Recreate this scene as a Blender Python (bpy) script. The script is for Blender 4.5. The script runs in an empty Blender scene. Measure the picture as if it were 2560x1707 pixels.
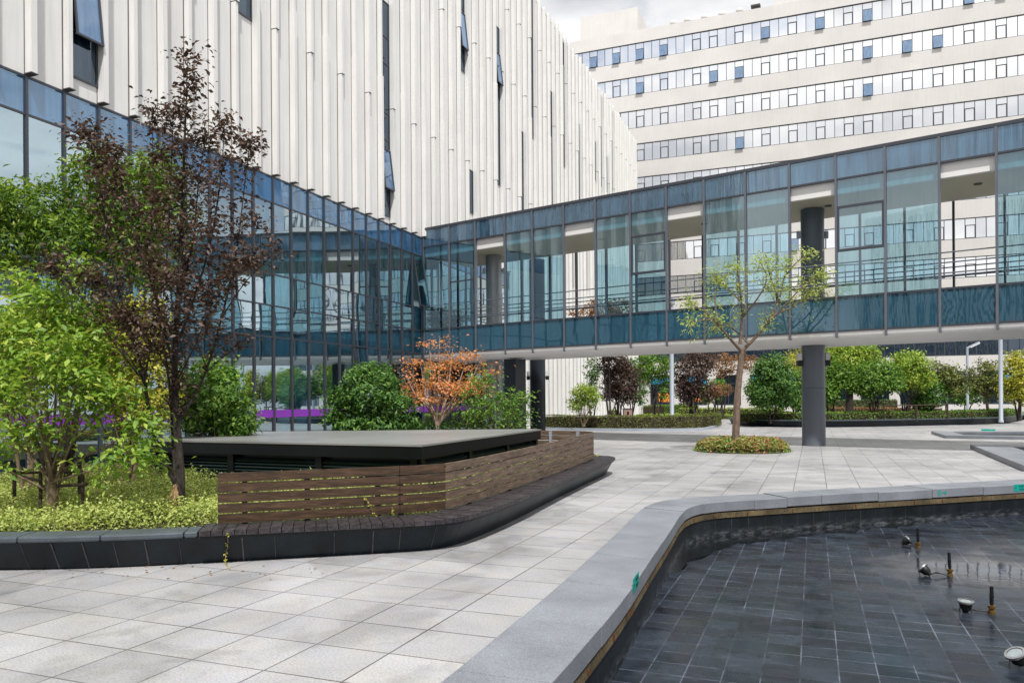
import bpy, bmesh, math, random
import numpy as np
from mathutils import Vector, Matrix
random.seed(7); rng = np.random.default_rng(7)
SC = bpy.context.scene
COL = SC.collection
PI = math.pi

# ------------------------------------------------------------------ camera
F, H, CX, CY = 1920.0, 1.72, 1280.0, 998.0          # focal length in photo pixels, eye height, horizon
YAW, ROLL = math.radians(21.4), math.radians(-0.4)
ROT = Matrix.Rotation(YAW, 3, 'Z') @ Matrix.Rotation(PI / 2, 3, 'X') @ Matrix.Rotation(ROLL, 3, 'Z')
cd = bpy.data.cameras.new('camera'); cam = bpy.data.objects.new('camera', cd); COL.objects.link(cam)
cam.matrix_world = Matrix.Translation((0, 0, H)) @ ROT.to_4x4()
cd.sensor_width = 36; cd.lens = 36 * F / 2560; cd.clip_start = 0.05; cd.clip_end = 2000
cd.shift_y = (CY - 853.5) / 2560
SC.camera = cam

# ------------------------------------------------------------------ sky, sun, exposure
SUN_EL, SUN_AZ = math.radians(60), math.radians(148)   # azimuth clockwise from +Y
w = bpy.data.worlds.new("World"); SC.world = w; w.use_nodes = True
nt = w.node_tree; N = nt.nodes; L = nt.links; N.clear()
out = N.new('ShaderNodeOutputWorld'); bg = N.new('ShaderNodeBackground')
sky = N.new('ShaderNodeTexSky'); sky.sky_type = 'NISHITA'; sky.sun_disc = False
sky.sun_elevation = SUN_EL; sky.sun_rotation = SUN_AZ; sky.dust_density = 2.0
tc = N.new('ShaderNodeTexCoord'); mp = N.new('ShaderNodeMapping'); mp.inputs['Scale'].default_value = (1, 1, 2.2)
nz = N.new('ShaderNodeTexNoise'); nz.inputs['Scale'].default_value = 2.3; nz.inputs['Detail'].default_value = 7
nz.inputs['Roughness'].default_value = .58; nz.inputs['Distortion'].default_value = .5
cr = N.new('ShaderNodeValToRGB'); cr.color_ramp.elements[0].position = .28; cr.color_ramp.elements[1].position = .43
nz2 = N.new('ShaderNodeTexNoise'); nz2.inputs['Scale'].default_value = 4; nz2.inputs['Detail'].default_value = 6
cr2 = N.new('ShaderNodeValToRGB')
cr2.color_ramp.elements[0].color = (4.8, 4.95, 5.3, 1); cr2.color_ramp.elements[0].position = .34
cr2.color_ramp.elements[1].color = (9.2, 9.2, 9.25, 1); cr2.color_ramp.elements[1].position = .60
mx = N.new('ShaderNodeMixRGB')
L.new(tc.outputs['Generated'], mp.inputs[0]); L.new(mp.outputs[0], nz.inputs['Vector']); L.new(mp.outputs[0], nz2.inputs['Vector'])
L.new(nz.outputs[0], cr.inputs[0]); L.new(nz2.outputs[0], cr2.inputs[0])
L.new(cr.outputs[0], mx.inputs[0]); L.new(sky.outputs[0], mx.inputs[1]); L.new(cr2.outputs[0], mx.inputs[2])
L.new(mx.outputs[0], bg.inputs[0]); L.new(bg.outputs[0], out.inputs[0])
bg.inputs[1].default_value = 0.098
sd = bpy.data.lights.new('sun', 'SUN'); sd.energy = 3.9; sd.angle = math.radians(2.0); sd.color = (1, .975, .94)
so = bpy.data.objects.new('sun', sd); COL.objects.link(so)
sdir = Vector((math.sin(SUN_AZ) * math.cos(SUN_EL), math.cos(SUN_AZ) * math.cos(SUN_EL), math.sin(SUN_EL)))
so.rotation_euler = sdir.to_track_quat('Z', 'Y').to_euler(); so.location = (0, -20, 60)
SC.view_settings.view_transform = 'Standard'; SC.view_settings.look = 'None'
SC.view_settings.exposure = 0.36; SC.view_settings.gamma = 1.0
SC.render.engine = 'CYCLES'
try:
    SC.cycles.use_denoising = True
    SC.cycles.max_bounces = 10; SC.cycles.transparent_max_bounces = 24; SC.cycles.glossy_bounces = 5
    SC.cycles.diffuse_bounces = 3; SC.cycles.sample_clamp_indirect = 6
    SC.cycles.caustics_reflective = False; SC.cycles.caustics_refractive = False
except Exception:
    pass

# ------------------------------------------------------------------ measuring: a photograph position (2352 px wide) to a point
K = 2560 / 2352
def ray(x, y): return ROT @ Vector(((x * K - CX) / F, -(y * K - CY) / F, -1))
EYE = Vector((0, 0, H))
def G(x, y, z=0.0): d = ray(x, y); return EYE + d * ((z - H) / d.z)
def onX(x, y, X): d = ray(x, y); return EYE + d * (X / d.x)
def onY(x, y, Y): d = ray(x, y); return EYE + d * (Y / d.y)
def atZ(x, y, Z): return EYE + ray(x, y) * Z
FWD = ROT @ Vector((0, 0, -1)); RIGHT = ROT @ Vector((1, 0, 0)); UP = Vector((0, 0, 1))
def depth(p): return (Vector(p) - EYE).dot(FWD)
def mpp(Z): return Z / F * K

# ------------------------------------------------------------------ mesh builder
class MB:
    def __init__(s): s.v = []; s.f = []
    def add(s, vs, fs):
        o = len(s.v); s.v += [tuple(p) for p in vs]; s.f += [tuple(i + o for i in f) for f in fs]; return s
    def box(s, x0, x1, y0, y1, z0, z1):
        return s.add([(x0,y0,z0),(x1,y0,z0),(x1,y1,z0),(x0,y1,z0),(x0,y0,z1),(x1,y0,z1),(x1,y1,z1),(x0,y1,z1)],
                     [(0,3,2,1),(4,5,6,7),(0,1,5,4),(1,2,6,5),(2,3,7,6),(3,0,4,7)])
    def obox(s, c, ax, ay, az):            # centre and three half-axis vectors
        c, ax, ay, az = map(Vector, (c, ax, ay, az))
        vs = [c+sx*ax+sy*ay+sz*az for sz in (-1,1) for sx, sy in ((-1,-1),(1,-1),(1,1),(-1,1))]
        return s.add(vs, [(0,3,2,1),(4,5,6,7),(0,1,5,4),(1,2,6,5),(2,3,7,6),(3,0,4,7)])
    def prism(s, poly, z0, z1):            # poly counter-clockwise in xy
        n = len(poly)
        s.add([(p[0],p[1],z0) for p in poly] + [(p[0],p[1],z1) for p in poly],
              [tuple(range(n-1,-1,-1)), tuple(range(n, 2*n))] + [(i,(i+1)%n,n+(i+1)%n,n+i) for i in range(n)]); return s
    def quad(s, a, b, c, d): return s.add([a,b,c,d], [(0,1,2,3)])
    def tube(s, pts, rad, n=7, cap=True):
        pts = [Vector(p) for p in pts]; m = len(pts)
        if isinstance(rad, (int, float)): rad = [rad]*m
        o = len(s.v); ref = Vector((.13,.31,.94)).normalized()
        for i, p in enumerate(pts):
            t = (pts[min(i+1,m-1)] - pts[max(i-1,0)]).normalized()
            a = t.cross(ref)
            if a.length < 1e-3: a = t.cross(Vector((1,0,0)))
            a.normalize(); b = t.cross(a)
            for k in range(n):
                an = 2*PI*k/n; s.v.append(tuple(p + (a*math.cos(an)+b*math.sin(an))*rad[i]))
        for i in range(m-1):
            for k in range(n):
                s.f.append((o+i*n+k, o+i*n+(k+1)%n, o+(i+1)*n+(k+1)%n, o+(i+1)*n+k))
        if cap:
            s.f.append(tuple(o+k for k in range(n-1,-1,-1))); s.f.append(tuple(o+(m-1)*n+k for k in range(n)))
        return s
    def lathe(s, c, prof, n=28, axis=(0,0,1), cap=True):   # prof: (radius, height)
        ax = Vector(axis).normalized(); a = ax.cross(Vector((.3,1,.2))).normalized(); b = ax.cross(a); c = Vector(c)
        o = len(s.v); m = len(prof)
        for r, h in prof:
            for k in range(n):
                an = 2*PI*k/n; s.v.append(tuple(c + ax*h + (a*math.cos(an)+b*math.sin(an))*r))
        for i in range(m-1):
            for k in range(n): s.f.append((o+i*n+k, o+i*n+(k+1)%n, o+(i+1)*n+(k+1)%n, o+(i+1)*n+k))
        if cap:
            s.f.append(tuple(o+k for k in range(n-1,-1,-1))); s.f.append(tuple(o+(m-1)*n+k for k in range(n)))
        return s
    def strip(s, rows, closed=False):      # rows: list of equal-length point lists, lofted
        n = len(rows[0]); o = len(s.v)
        for r in rows: s.v += [tuple(p) for p in r]
        for i in range(len(rows)-1):
            for k in range(n-1 + (1 if closed else 0)):
                s.f.append((o+i*n+k, o+i*n+(k+1)%n, o+(i+1)*n+(k+1)%n, o+(i+1)*n+k))
        return s
    def build(s, name, mat, parent=None, smooth=False, bevel=0, extra=None, **props):
        org = wloc(parent) if parent else Vector((0,0,0))
        me = bpy.data.meshes.new(name); nv, nf = len(s.v), len(s.f)
        if extra: s.add(extra[0].v, extra[0].f)
        me.from_pydata([tuple(Vector(p)-org) for p in s.v], [], s.f)
        if extra:
            for pg in me.polygons[nf:]: pg.material_index = 1
        bm = bmesh.new(); bm.from_mesh(me); bmesh.ops.recalc_face_normals(bm, faces=bm.faces); bm.to_mesh(me); bm.free()
        me.materials.append(mat)
        if extra: me.materials.append(extra[1])
        if smooth:
            me.polygons.foreach_set('use_smooth', [True]*len(me.polygons))
            try: me.set_sharp_from_angle(angle=math.radians(40))
            except Exception: pass
        o = bpy.data.objects.new(name, me); COL.objects.link(o)
        if parent: o.parent = parent
        if bevel:
            md = o.modifiers.new('bevel', 'BEVEL'); md.width = bevel; md.segments = 2; md.limit_method = 'ANGLE'
        for k, v in props.items(): o[k] = v
        return o
def wloc(o):
    v = Vector(o.location)
    while o.parent: o = o.parent; v += o.location
    return v
def thing(name, label, cat, loc=(0,0,0), group=None):
    o = bpy.data.objects.new(name, None); COL.objects.link(o); o.location = loc; o.empty_display_size = .3
    o['label'] = label; o['category'] = cat
    if group: o['group'] = group
    return o
def tag(o, label, cat, group=None):
    o['label'] = label; o['category'] = cat
    if group: o['group'] = group
    return o
def copy_part(o, off, parent=None):
    c = o.copy(); COL.objects.link(c); c.parent = parent or o.parent; c.location = Vector(o.location) + Vector(off); return c
def setting(name, mb, mat, **kw): return mb.build(name, mat, None, kind='structure', **kw)

# ------------------------------------------------------------------ materials
def newmat(name):
    m = bpy.data.materials.new(name); m.use_nodes = True; t = m.node_tree; t.nodes.clear()
    return m, t.nodes, t.links, t.nodes.new('ShaderNodeOutputMaterial')
def coords(N, L, scale=(1,1,1), kind='Object', loc=(0,0,0), rot=(0,0,0)):
    c = N.new('ShaderNodeTexCoord'); m = N.new('ShaderNodeMapping')
    m.inputs['Scale'].default_value = scale; m.inputs['Location'].default_value = loc; m.inputs['Rotation'].default_value = rot
    L.new(c.outputs[kind], m.inputs[0]); return m.outputs[0]
def noise(N, L, vec, scale, detail=4, rough=.55, dist=0):
    n = N.new('ShaderNodeTexNoise'); n.inputs['Scale'].default_value = scale; n.inputs['Detail'].default_value = detail
    n.inputs['Roughness'].default_value = rough; n.inputs['Distortion'].default_value = dist
    L.new(vec, n.inputs['Vector']); return n.outputs[0]
def ramp(N, L, fac, stops):
    r = N.new('ShaderNodeValToRGB'); e = r.color_ramp.elements
    while len(e) < len(stops): e.new(.5)
    for i, (p, c) in enumerate(stops):
        e[i].position = p; e[i].color = (c, c, c, 1) if isinstance(c, (int, float)) else (*c, 1)
    L.new(fac, r.inputs[0]); return r.outputs[0]
def mul(N, L, a, b, fac=1.0, mode='MULTIPLY'):
    m = N.new('ShaderNodeMixRGB'); m.blend_type = mode; m.inputs[0].default_value = fac
    for i, q in ((1, a), (2, b)):
        if hasattr(q, 'links'): L.new(q, m.inputs[i])
        else: m.inputs[i].default_value = (*q, 1)
    return m.outputs[0]
def bump(N, L, h, strength=.3, dist=.01):
    b = N.new('ShaderNodeBump'); b.inputs['Strength'].default_value = strength; b.inputs['Distance'].default_value = dist
    L.new(h, b.inputs['Height']); return b.outputs[0]
def principled(N, L, out, col, rough=.6, metal=0, spec=.5, normal=None):
    p = N.new('ShaderNodeBsdfPrincipled')
    if hasattr(col, 'links'): L.new(col, p.inputs['Base Color'])
    else: p.inputs['Base Color'].default_value = (*col, 1)
    if hasattr(rough, 'links'): L.new(rough, p.inputs['Roughness'])
    else: p.inputs['Roughness'].default_value = rough
    p.inputs['Metallic'].default_value = metal; p.inputs['Specular IOR Level'].default_value = spec
    if normal is not None: L.new(normal, p.inputs['Normal'])
    L.new(p.outputs[0], out.inputs[0]); return p
def surf(name, col, rough=.6, metal=0, spec=.4, var=.12, vscale=1.5, grain=0, gscale=60, bmp=0.0, streak=0):
    """plain surface with weathering: large blotches, fine grain and vertical rain streaks"""
    m, N, L, out = newmat(name); v = coords(N, L)
    c = mul(N, L, col, ramp(N, L, noise(N, L, v, vscale, 6), [(.3, 1-var), (.7, 1.0)]))
    if grain: c = mul(N, L, c, ramp(N, L, noise(N, L, v, gscale, 2), [(.35, 1-grain), (.65, 1.0)]))
    if streak:
        vs = coords(N, L, (3.2, 3.2, .22)); c = mul(N, L, c, ramp(N, L, noise(N, L, vs, 1.6, 7, .65), [(.34, 1-streak), (.56, 1.0)]))
    nm = bump(N, L, noise(N, L, v, gscale, 3), bmp, .004) if bmp else None
    principled(N, L, out, c, rough, metal, spec, nm); return m
def leafmat(name, stops, trans=.35, rough=.5):
    m, N, L, out = newmat(name)
    g = N.new('ShaderNodeNewGeometry'); v = coords(N, L)
    a = N.new('ShaderNodeMath'); a.operation = 'MULTIPLY_ADD'; a.inputs[1].default_value = .55
    nz = noise(N, L, v, 1.6, 3); L.new(g.outputs['Random Per Island'], a.inputs[0]); 
    b = N.new('ShaderNodeMath'); b.operation = 'MULTIPLY'; b.inputs[1].default_value = .45; L.new(nz, b.inputs[0]); L.new(b.outputs[0], a.inputs[2])
    c = ramp(N, L, a.outputs[0], stops)
    p = N.new('ShaderNodeBsdfPrincipled'); L.new(c, p.inputs['Base Color']); p.inputs['Roughness'].default_value = rough
    p.inputs['Specular IOR Level'].default_value = .35
    t = N.new('ShaderNodeBsdfTranslucent'); L.new(mul(N, L, c, (1.25, 1.2, .75)), t.inputs[0])
    x = N.new('ShaderNodeMixShader'); x.inputs[0].default_value = trans
    L.new(p.outputs[0], x.inputs[1]); L.new(t.outputs[0], x.inputs[2]); L.new(x.outputs[0], out.inputs[0]); return m
def glass(name, tint, refl, base, k, wav=.0, wscale=(1.1,1.1,.25), ior=1.6, body=None, lo=.6):
    """glazing: fresnel mix of a see-through tint (or an opaque body colour) and a mirror; slightly wavy panes"""
    m, N, L, out = newmat(name); v = coords(N, L)
    nm = None
    if wav:
        vs = coords(N, L, wscale); nm = bump(N, L, noise(N, L, vs, 2.0, 3, .5), wav, .02)
    fr = N.new('ShaderNodeFresnel')
    ge = N.new('ShaderNodeNewGeometry'); ex = N.new('ShaderNodeMath'); ex.operation = 'MULTIPLY_ADD'; ex.inputs[1].default_value = -2; ex.inputs[2].default_value = 1
    pw = N.new('ShaderNodeMath'); pw.operation = 'POWER'; pw.inputs[0].default_value = ior       # same mirror strength from both faces of a pane
    L.new(ge.outputs['Backfacing'], ex.inputs[0]); L.new(ex.outputs[0], pw.inputs[1]); L.new(pw.outputs[0], fr.inputs[0])
    ma = N.new('ShaderNodeMath'); ma.operation = 'MULTIPLY_ADD'; ma.inputs[1].default_value = 1-k; ma.inputs[2].default_value = k; ma.use_clamp = True
    L.new(fr.outputs[0], ma.inputs[0])
    gl = N.new('ShaderNodeBsdfGlossy'); gl.inputs[0].default_value = (*refl, 1); gl.inputs['Roughness'].default_value = .015
    if nm is not None: L.new(nm, gl.inputs['Normal'])
    if body is None:
        tr = N.new('ShaderNodeBsdfTransparent'); dirt = ramp(N, L, noise(N, L, coords(N, L, (5,5,.5)), 1.5, 5), [(.3, .8), (.7, 1.0)])
        L.new(mul(N, L, tint, dirt), tr.inputs[0])
    else:
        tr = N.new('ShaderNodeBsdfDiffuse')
        L.new(mul(N, L, body, ramp(N, L, noise(N, L, coords(N, L, (4,4,.3)), 1.5, 5), [(.36, lo), (.64, 1.0)])), tr.inputs[0])  # streaky reflections painted into the body colour as vertical stripes, lo sets their depth
    x = N.new('ShaderNodeMixShader'); L.new(ma.outputs[0], x.inputs[0]); L.new(tr.outputs[0], x.inputs[1]); L.new(gl.outputs[0], x.inputs[2])
    L.new(x.outputs[0], out.inputs[0]); return m

def paver_mat():
    m, N, L, out = newmat('granite_pavers'); v = coords(N, L, loc=(5.04, -3.99 + .565 * 8, 0))
    b = N.new('ShaderNodeTexBrick'); b.offset = 0; b.squash = 1; L.new(v, b.inputs['Vector'])
    b.inputs['Scale'].default_value = 1; b.inputs['Brick Width'].default_value = .586; b.inputs['Row Height'].default_value = .565
    b.inputs['Mortar Size'].default_value = .007; b.inputs['Mortar Smooth'].default_value = .2; b.inputs['Bias'].default_value = 0
    b.inputs['Color1'].default_value = (.415,.413,.412,1); b.inputs['Color2'].default_value = (.335,.335,.338,1); b.inputs['Mortar'].default_value = (.10,.09,.085,1)
    jn = ramp(N, L, noise(N, L, v, .55, 3), [(.38, 0), (.62, 1)])          # joints open and filled in patches
    gap = N.new('ShaderNodeMixRGB'); L.new(jn, gap.inputs[0]); gap.inputs[1].default_value = (.20,.195,.19,1); gap.inputs[2].default_value = (.05,.043,.04,1)
    L.new(gap.outputs[0], b.inputs['Mortar'])
    c = b.outputs['Color']
    c = mul(N, L, c, ramp(N, L, noise(N, L, v, .9, 7, .62, .7), [(.34, .74), (.46, .94), (.60, 1.04)]))
    c = mul(N, L, c, ramp(N, L, noise(N, L, coords(N, L, (1, 1, 1), loc=(3, 1, 0)), .9, 8, .62, .5), [(.36, .78), (.41, .86), (.455, 1.0)]))
    c = mul(N, L, c, ramp(N, L, noise(N, L, v, .22, 3), [(.35, .84), (.6, 1.06)]))
    c = mul(N, L, c, ramp(N, L, noise(N, L, v, 62, 4, .85), [(.30, .40), (.46, .90), (.56, 1.05), (.72, 1.3)]))
    c = mul(N, L, c, ramp(N, L, noise(N, L, v, 2.7, 5), [(.3, (.97,.98,1.03)), (.7, (1.03,1.0,.96))]))
    h = mul(N, L, b.outputs['Fac'], noise(N, L, v, 140, 2), .25, 'SUBTRACT')
    inv = N.new('ShaderNodeInvert'); L.new(h, inv.inputs[1])
    principled(N, L, out, c, .44, 0, .55, bump(N, L, inv.outputs[0], .45, .004)); return m
def pool_tile_mat():
    m, N, L, out = newmat('black_slate_tiles'); v = coords(N, L, loc=(.11, .07, 0))
    b = N.new('ShaderNodeTexBrick'); b.offset = 0; L.new(v, b.inputs['Vector']); b.inputs['Scale'].default_value = 1
    b.inputs['Brick Width'].default_value = .29; b.inputs['Row Height'].default_value = .285; b.inputs['Mortar Size'].default_value = .0075
    b.inputs['Mortar Smooth'].default_value = .6
    b.inputs['Color1'].default_value = (.005,.007,.011,1); b.inputs['Color2'].default_value = (.019,.025,.036,1)
    g = ramp(N, L, noise(N, L, v, 1.3, 6, .65), [(.34, (.006,.006,.008)), (.48, (.032,.036,.05)), (.66, (.13,.14,.18))])
    L.new(g, b.inputs['Mortar'])
    c = mul(N, L, b.outputs['Color'], ramp(N, L, noise(N, L, v, 4, 7, .7), [(.3, .45), (.72, 1.6)]))
    lime = ramp(N, L, noise(N, L, coords(N, L, (1.0, 2.8, 1)), 1.5, 9, .7, 1.0), [(.54, 0), (.66, .10), (.76, .42)])
    haze = ramp(N, L, noise(N, L, v, .55, 4), [(.40, 0), (.65, .07)])
    lx = mul(N, L, lime, haze, 1.0, 'ADD')
    x = N.new('ShaderNodeMixRGB'); L.new(lx, x.inputs[0]); L.new(c, x.inputs[1]); x.inputs[2].default_value = (.17,.20,.25,1)
    h = noise(N, L, v, 3.0, 3)
    # damp patches: smoother where water still lies
    dv = N.new('ShaderNodeVectorMath'); dv.operation = 'DISTANCE'; L.new(coords(N, L), dv.inputs[0]); dv.inputs[1].default_value = DAMP
    dn = N.new('ShaderNodeMath'); dn.operation = 'MULTIPLY_ADD'; dn.inputs[1].default_value = 1.2; L.new(noise(N, L, v, 1.3, 4), dn.inputs[0]); L.new(dv.outputs['Value'], dn.inputs[2])
    damp = ramp(N, L, dn.outputs[0], [(.0, .04), (.2, .04)]); 
    dm = N.new('ShaderNodeMapRange'); L.new(dn.outputs[0], dm.inputs[0]); dm.inputs[1].default_value = 1.3; dm.inputs[2].default_value = 2.0; dm.inputs[3].default_value = .04; dm.inputs[4].default_value = .36
    rg = mul(N, L, dm.outputs[0], ramp(N, L, noise(N, L, v, 2.0, 5), [(.36, .35), (.58, 1.0)]))
    principled(N, L, out, x.outputs[0], rg, 0, .22, bump(N, L, h, .12, .01)); return m
def water_mat():
    m, N, L, out = newmat('shallow_water'); v = coords(N, L)
    nm = bump(N, L, noise(N, L, v, 2.2, 3), .06, .006)
    fr = N.new('ShaderNodeFresnel'); fr.inputs[0].default_value = 1.36; L.new(nm, fr.inputs['Normal'])
    gl = N.new('ShaderNodeBsdfGlossy'); gl.inputs['Roughness'].default_value = .012; L.new(nm, gl.inputs['Normal'])
    tr = N.new('ShaderNodeBsdfTransparent'); tr.inputs[0].default_value = (.86,.9,.92,1)
    x = N.new('ShaderNodeMixShader'); L.new(fr.outputs[0], x.inputs[0]); L.new(tr.outputs[0], x.inputs[1]); L.new(gl.outputs[0], x.inputs[2])
    L.new(x.outputs[0], out.inputs[0]); return m
def wood_mat(name, a, b, rough=.5, rot=(0,0,0), scale=(1,1,1)):
    m, N, L, out = newmat(name)
    v = coords(N, L, scale, rot=rot); g = N.new('ShaderNodeNewGeometry')
    st = N.new('ShaderNodeVectorMath'); st.operation = 'ADD'; L.new(v, st.inputs[0]); L.new(g.outputs['Random Per Island'], st.inputs[1])
    n1 = noise(N, L, st.outputs[0], 2.2, 8, .65, 1.2)
    c = ramp(N, L, n1, [(.28, tuple(q*.45 for q in a)), (.45, a), (.66, b)])
    c = mul(N, L, c, ramp(N, L, g.outputs['Random Per Island'], [(0, .72), (1, 1.12)]))
    kn = N.new('ShaderNodeTexVoronoi'); kn.inputs['Scale'].default_value = 1.0; L.new(coords(N, L, (2.4, 2.4, 7)), kn.inputs['Vector'])
    c = mul(N, L, c, ramp(N, L, kn.outputs['Distance'], [(.04, .25), (.11, 1.0)]))
    principled(N, L, out, c, rough, 0, .4, bump(N, L, n1, .3, .004)); return m
def bark(name, a, b, rough=.85):
    m, N, L, out = newmat(name); v = coords(N, L, (1, 1, .35))
    n1 = noise(N, L, v, 22, 6, .7); principled(N, L, out, ramp(N, L, n1, [(.3, a), (.7, b)]), rough, 0, .25, bump(N, L, n1, .7, .02)); return m

DAMP = tuple(G(2300, 1318, -.5))
M = {}
M['pavers'] = paver_mat(); M['pool_tile'] = pool_tile_mat(); M['water'] = water_mat()
M['coping'] = surf('blue_grey_granite', (.285,.305,.34), .45, 0, .5, .35, 1.4, .42, 110, .35)
M['black_stone'] = surf('black_stone', (.014,.023,.032), .42, 0, .25, .55, 2.2, .35, 60, .15, .35)
def pool_wall_mat():
    m, N, L, out = newmat('black_pool_tile'); v = coords(N, L)
    c = mul(N, L, (.010,.013,.016), ramp(N, L, noise(N, L, v, 3, 6, .6), [(.3, .5), (.7, 1.3)]))
    sp = N.new('ShaderNodeSeparateXYZ'); L.new(v, sp.inputs[0])
    mr = N.new('ShaderNodeMapRange'); L.new(sp.outputs[2], mr.inputs[0]); mr.inputs[1].default_value = -.50; mr.inputs[2].default_value = -.36; mr.inputs[3].default_value = 1; mr.inputs[4].default_value = 0
    k = mul(N, L, mr.outputs[0], ramp(N, L, noise(N, L, coords(N, L, (2.5, 2.5, 9)), 2.4, 8, .7), [(.46, 0), (.66, .75)]))
    x = N.new('ShaderNodeMixRGB'); L.new(k, x.inputs[0]); L.new(c, x.inputs[1]); x.inputs[2].default_value = (.17,.18,.20,1)
    principled(N, L, out, x.outputs[0], .4, 0, .14); return m
M['pool_wall'] = pool_wall_mat(); M['dark_pier'] = surf('near_black_cladding', (.022,.027,.035), .4, 0, .3, .2, .8)
M['cap_stone'] = surf('cap_stone', (.085,.105,.125), .45, 0, .45, .4, 3, .25, 90, .2)
M['ledge'] = surf('rusty_ledge', (.21,.16,.09), .8, 0, .2, .7, 2.0, .4, 30, .4, .10)
M['rust'] = surf('rust_stain', (.20,.055,.012), .9, 0, .1, .5, 8)
M['wood'] = wood_mat('stained_plank', (.042,.023,.012), (.108,.062,.034), .45, scale=(1.2,1.2,14))
M['wood_grey'] = wood_mat('weathered_plank', (.10,.066,.044), (.225,.155,.105), .6, scale=(1.2,1.2,14))
M['deck'] = wood_mat('deck_slat', (.022,.018,.021), (.062,.052,.057), .5, scale=(9,2,9))
M['steel'] = surf('dark_frame_metal', (.065,.07,.085), .38, .3, .5, .15)
M['steel_edge'] = surf('grey_frame_metal', (.15,.16,.19), .4, .3, .5, .15)
M['column'] = surf('charcoal_cladding', (.115,.13,.155), .36, .0, .5, .18, .8)
M['column_pale'] = surf('grey_cladding', (.36,.37,.38), .33, .35, .5, .15, .8)
M['shelter'] = surf('black_metal', (.006,.007,.009), .35, .0, .22, .4, 2)
M['louvre'] = surf('green_black_louvre', (.022,.04,.04), .4, .2, .5, .3, 2)
M['roof_felt'] = surf('pale_roof_sheet', (.30,.30,.295), .30, 0, .5, .35, .7, .12, 40, .1)
M['white_wall'] = surf('white_panel', (.735,.725,.71), .55, 0, .35, .08, .5, .04, 40, .05, .09)
M['white_fin'] = surf('white_fin', (.76,.75,.73), .5, 0, .35, .08, .7, .03, 40, .05, .08)
M['cream'] = surf('cream_render', (.64,.615,.59), .75, 0, .2, .12, .25, .06, 30, 0, .05)
M['fascia'] = surf('white_fascia', (.80,.785,.76), .5, 0, .3, .08, .8)
M['soffit'] = surf('soffit_panel', (.60,.565,.52), .6, 0, .3, .08, .8)
M['ceiling'] = surf('beige_ceiling', (.56,.50,.38), .6, 0, .3, .08, .8)
M['grey_floor'] = surf('grey_floor', (.48,.48,.47), .6)
M['joint'] = surf('dark_joint', (.09,.085,.08), .8)
M['inside'] = surf('interior_wall', (.55,.60,.62), .8, 0, .2, .4, .5)
M['blind'] = surf('pale_blind', (.62,.72,.76), .8, 0, .2, .15, .6)
M['purple'] = surf('purple_film', (.24,.035,.42), .4, 0, .4, .15, 1)
M['gl_left'] = glass('curtain_wall_glass', (.30,.62,.78), (.74,.92,1.0), None, .52, .012, (1.3,1.3,.12), 1.6)
M['gl_span'] = glass('spandrel_glass_blue', None, (.66,.82,.97), None, .20, .05, (1.6,1.6,.3), 1.6, body=(.05,.15,.30))
M['gl_bridge'] = glass('bridge_glass', (.40,.66,.75), (.78,.9,.98), None, .17, .05, (2.6,2.6,.22), 1.6)
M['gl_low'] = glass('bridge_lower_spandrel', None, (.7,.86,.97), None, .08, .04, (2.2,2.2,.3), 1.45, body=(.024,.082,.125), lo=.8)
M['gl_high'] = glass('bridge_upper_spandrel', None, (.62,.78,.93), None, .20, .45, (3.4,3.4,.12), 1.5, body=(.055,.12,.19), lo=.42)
M['gl_far'] = glass('office_glass', None, (1,1,1), None, .92, .02, (1.1,1.1,1.1), 1.5, body=(.25,.3,.33))
M['gl_dark'] = glass('dark_window_glass', None, (.55,.66,.78), None, .14, .08, (1.3,1.3,.4), 1.5, body=(.012,.022,.036))
M['gl_sash'] = glass('open_sash_glass', None, (.5,.62,.78), None, .35, .02, (1,1,1), 1.5, body=(.12,.2,.32))
M['teal'] = surf('teal_sticker', (.0,.34,.28), .5, 0, .4, .3, 12)
M['ink'] = surf('black_print', (.01,.03,.03), .6)
M['brass'] = surf('aged_brass', (.28,.16,.045), .4, .7, .5, .4, 14)
M['black_iron'] = surf('black_iron', (.015,.017,.018), .5, .4, .5, .4, 10)
M['steel_bright'] = surf('dull_steel', (.45,.45,.45), .32, .8, .5, .3, 12)
M['lens'] = surf('lamp_lens', (.30,.34,.35), .2, 0, .6, .3, 20)
M['lamp_white'] = surf('lamp_white', (.72,.72,.72), .5)
M['pole'] = surf('pale_grey_pole', (.40,.44,.50), .45, .3, .5, .1)
M['pink_stone'] = surf('pink_granite', (.42,.27,.23), .6, 0, .3, .2, 4, .2, 60)
M['stake'] = surf('weathered_stake', (.07,.05,.04), .85, 0, .2, .4, 6)
M['straw'] = surf('straw', (.52,.33,.18), .9, 0, .1, .3, 12)
M['soil'] = surf('soil', (.06,.05,.03), .95, 0, .1, .4, 3)
M['lawn'] = surf('lawn', (.17,.21,.045), .95, 0, .1, .45, .5, .4, 25)
M['orange'] = surf('orange_board', (.75,.24,.04), .6)
M['blue_board'] = surf('blue_window_panel', (.02,.28,.52), .5)
M['bark_dark'] = bark('dark_bark', (.018,.014,.012), (.06,.048,.042))
M['bark_brown'] = bark('brown_bark', (.085,.062,.048), (.22,.155,.115))
M['bark_pale'] = bark('pale_bark', (.26,.18,.13), (.50,.38,.30))
M['bark_grey'] = bark('grey_bark', (.09,.065,.04), (.25,.19,.12))
M['lf_plum'] = leafmat('plum_leaves', [(.15,(.030,.019,.017)),(.5,(.09,.054,.045)),(.8,(.18,.115,.09)),(.95,(.24,.14,.05))], .28)
M['lf_lime'] = leafmat('lime_leaves', [(.15,(0.098,0.210,0.025)),(.45,(0.210,0.350,0.042)),(.72,(0.406,0.490,0.077)),(.93,(0.700,0.588,0.098))], .38)
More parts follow.
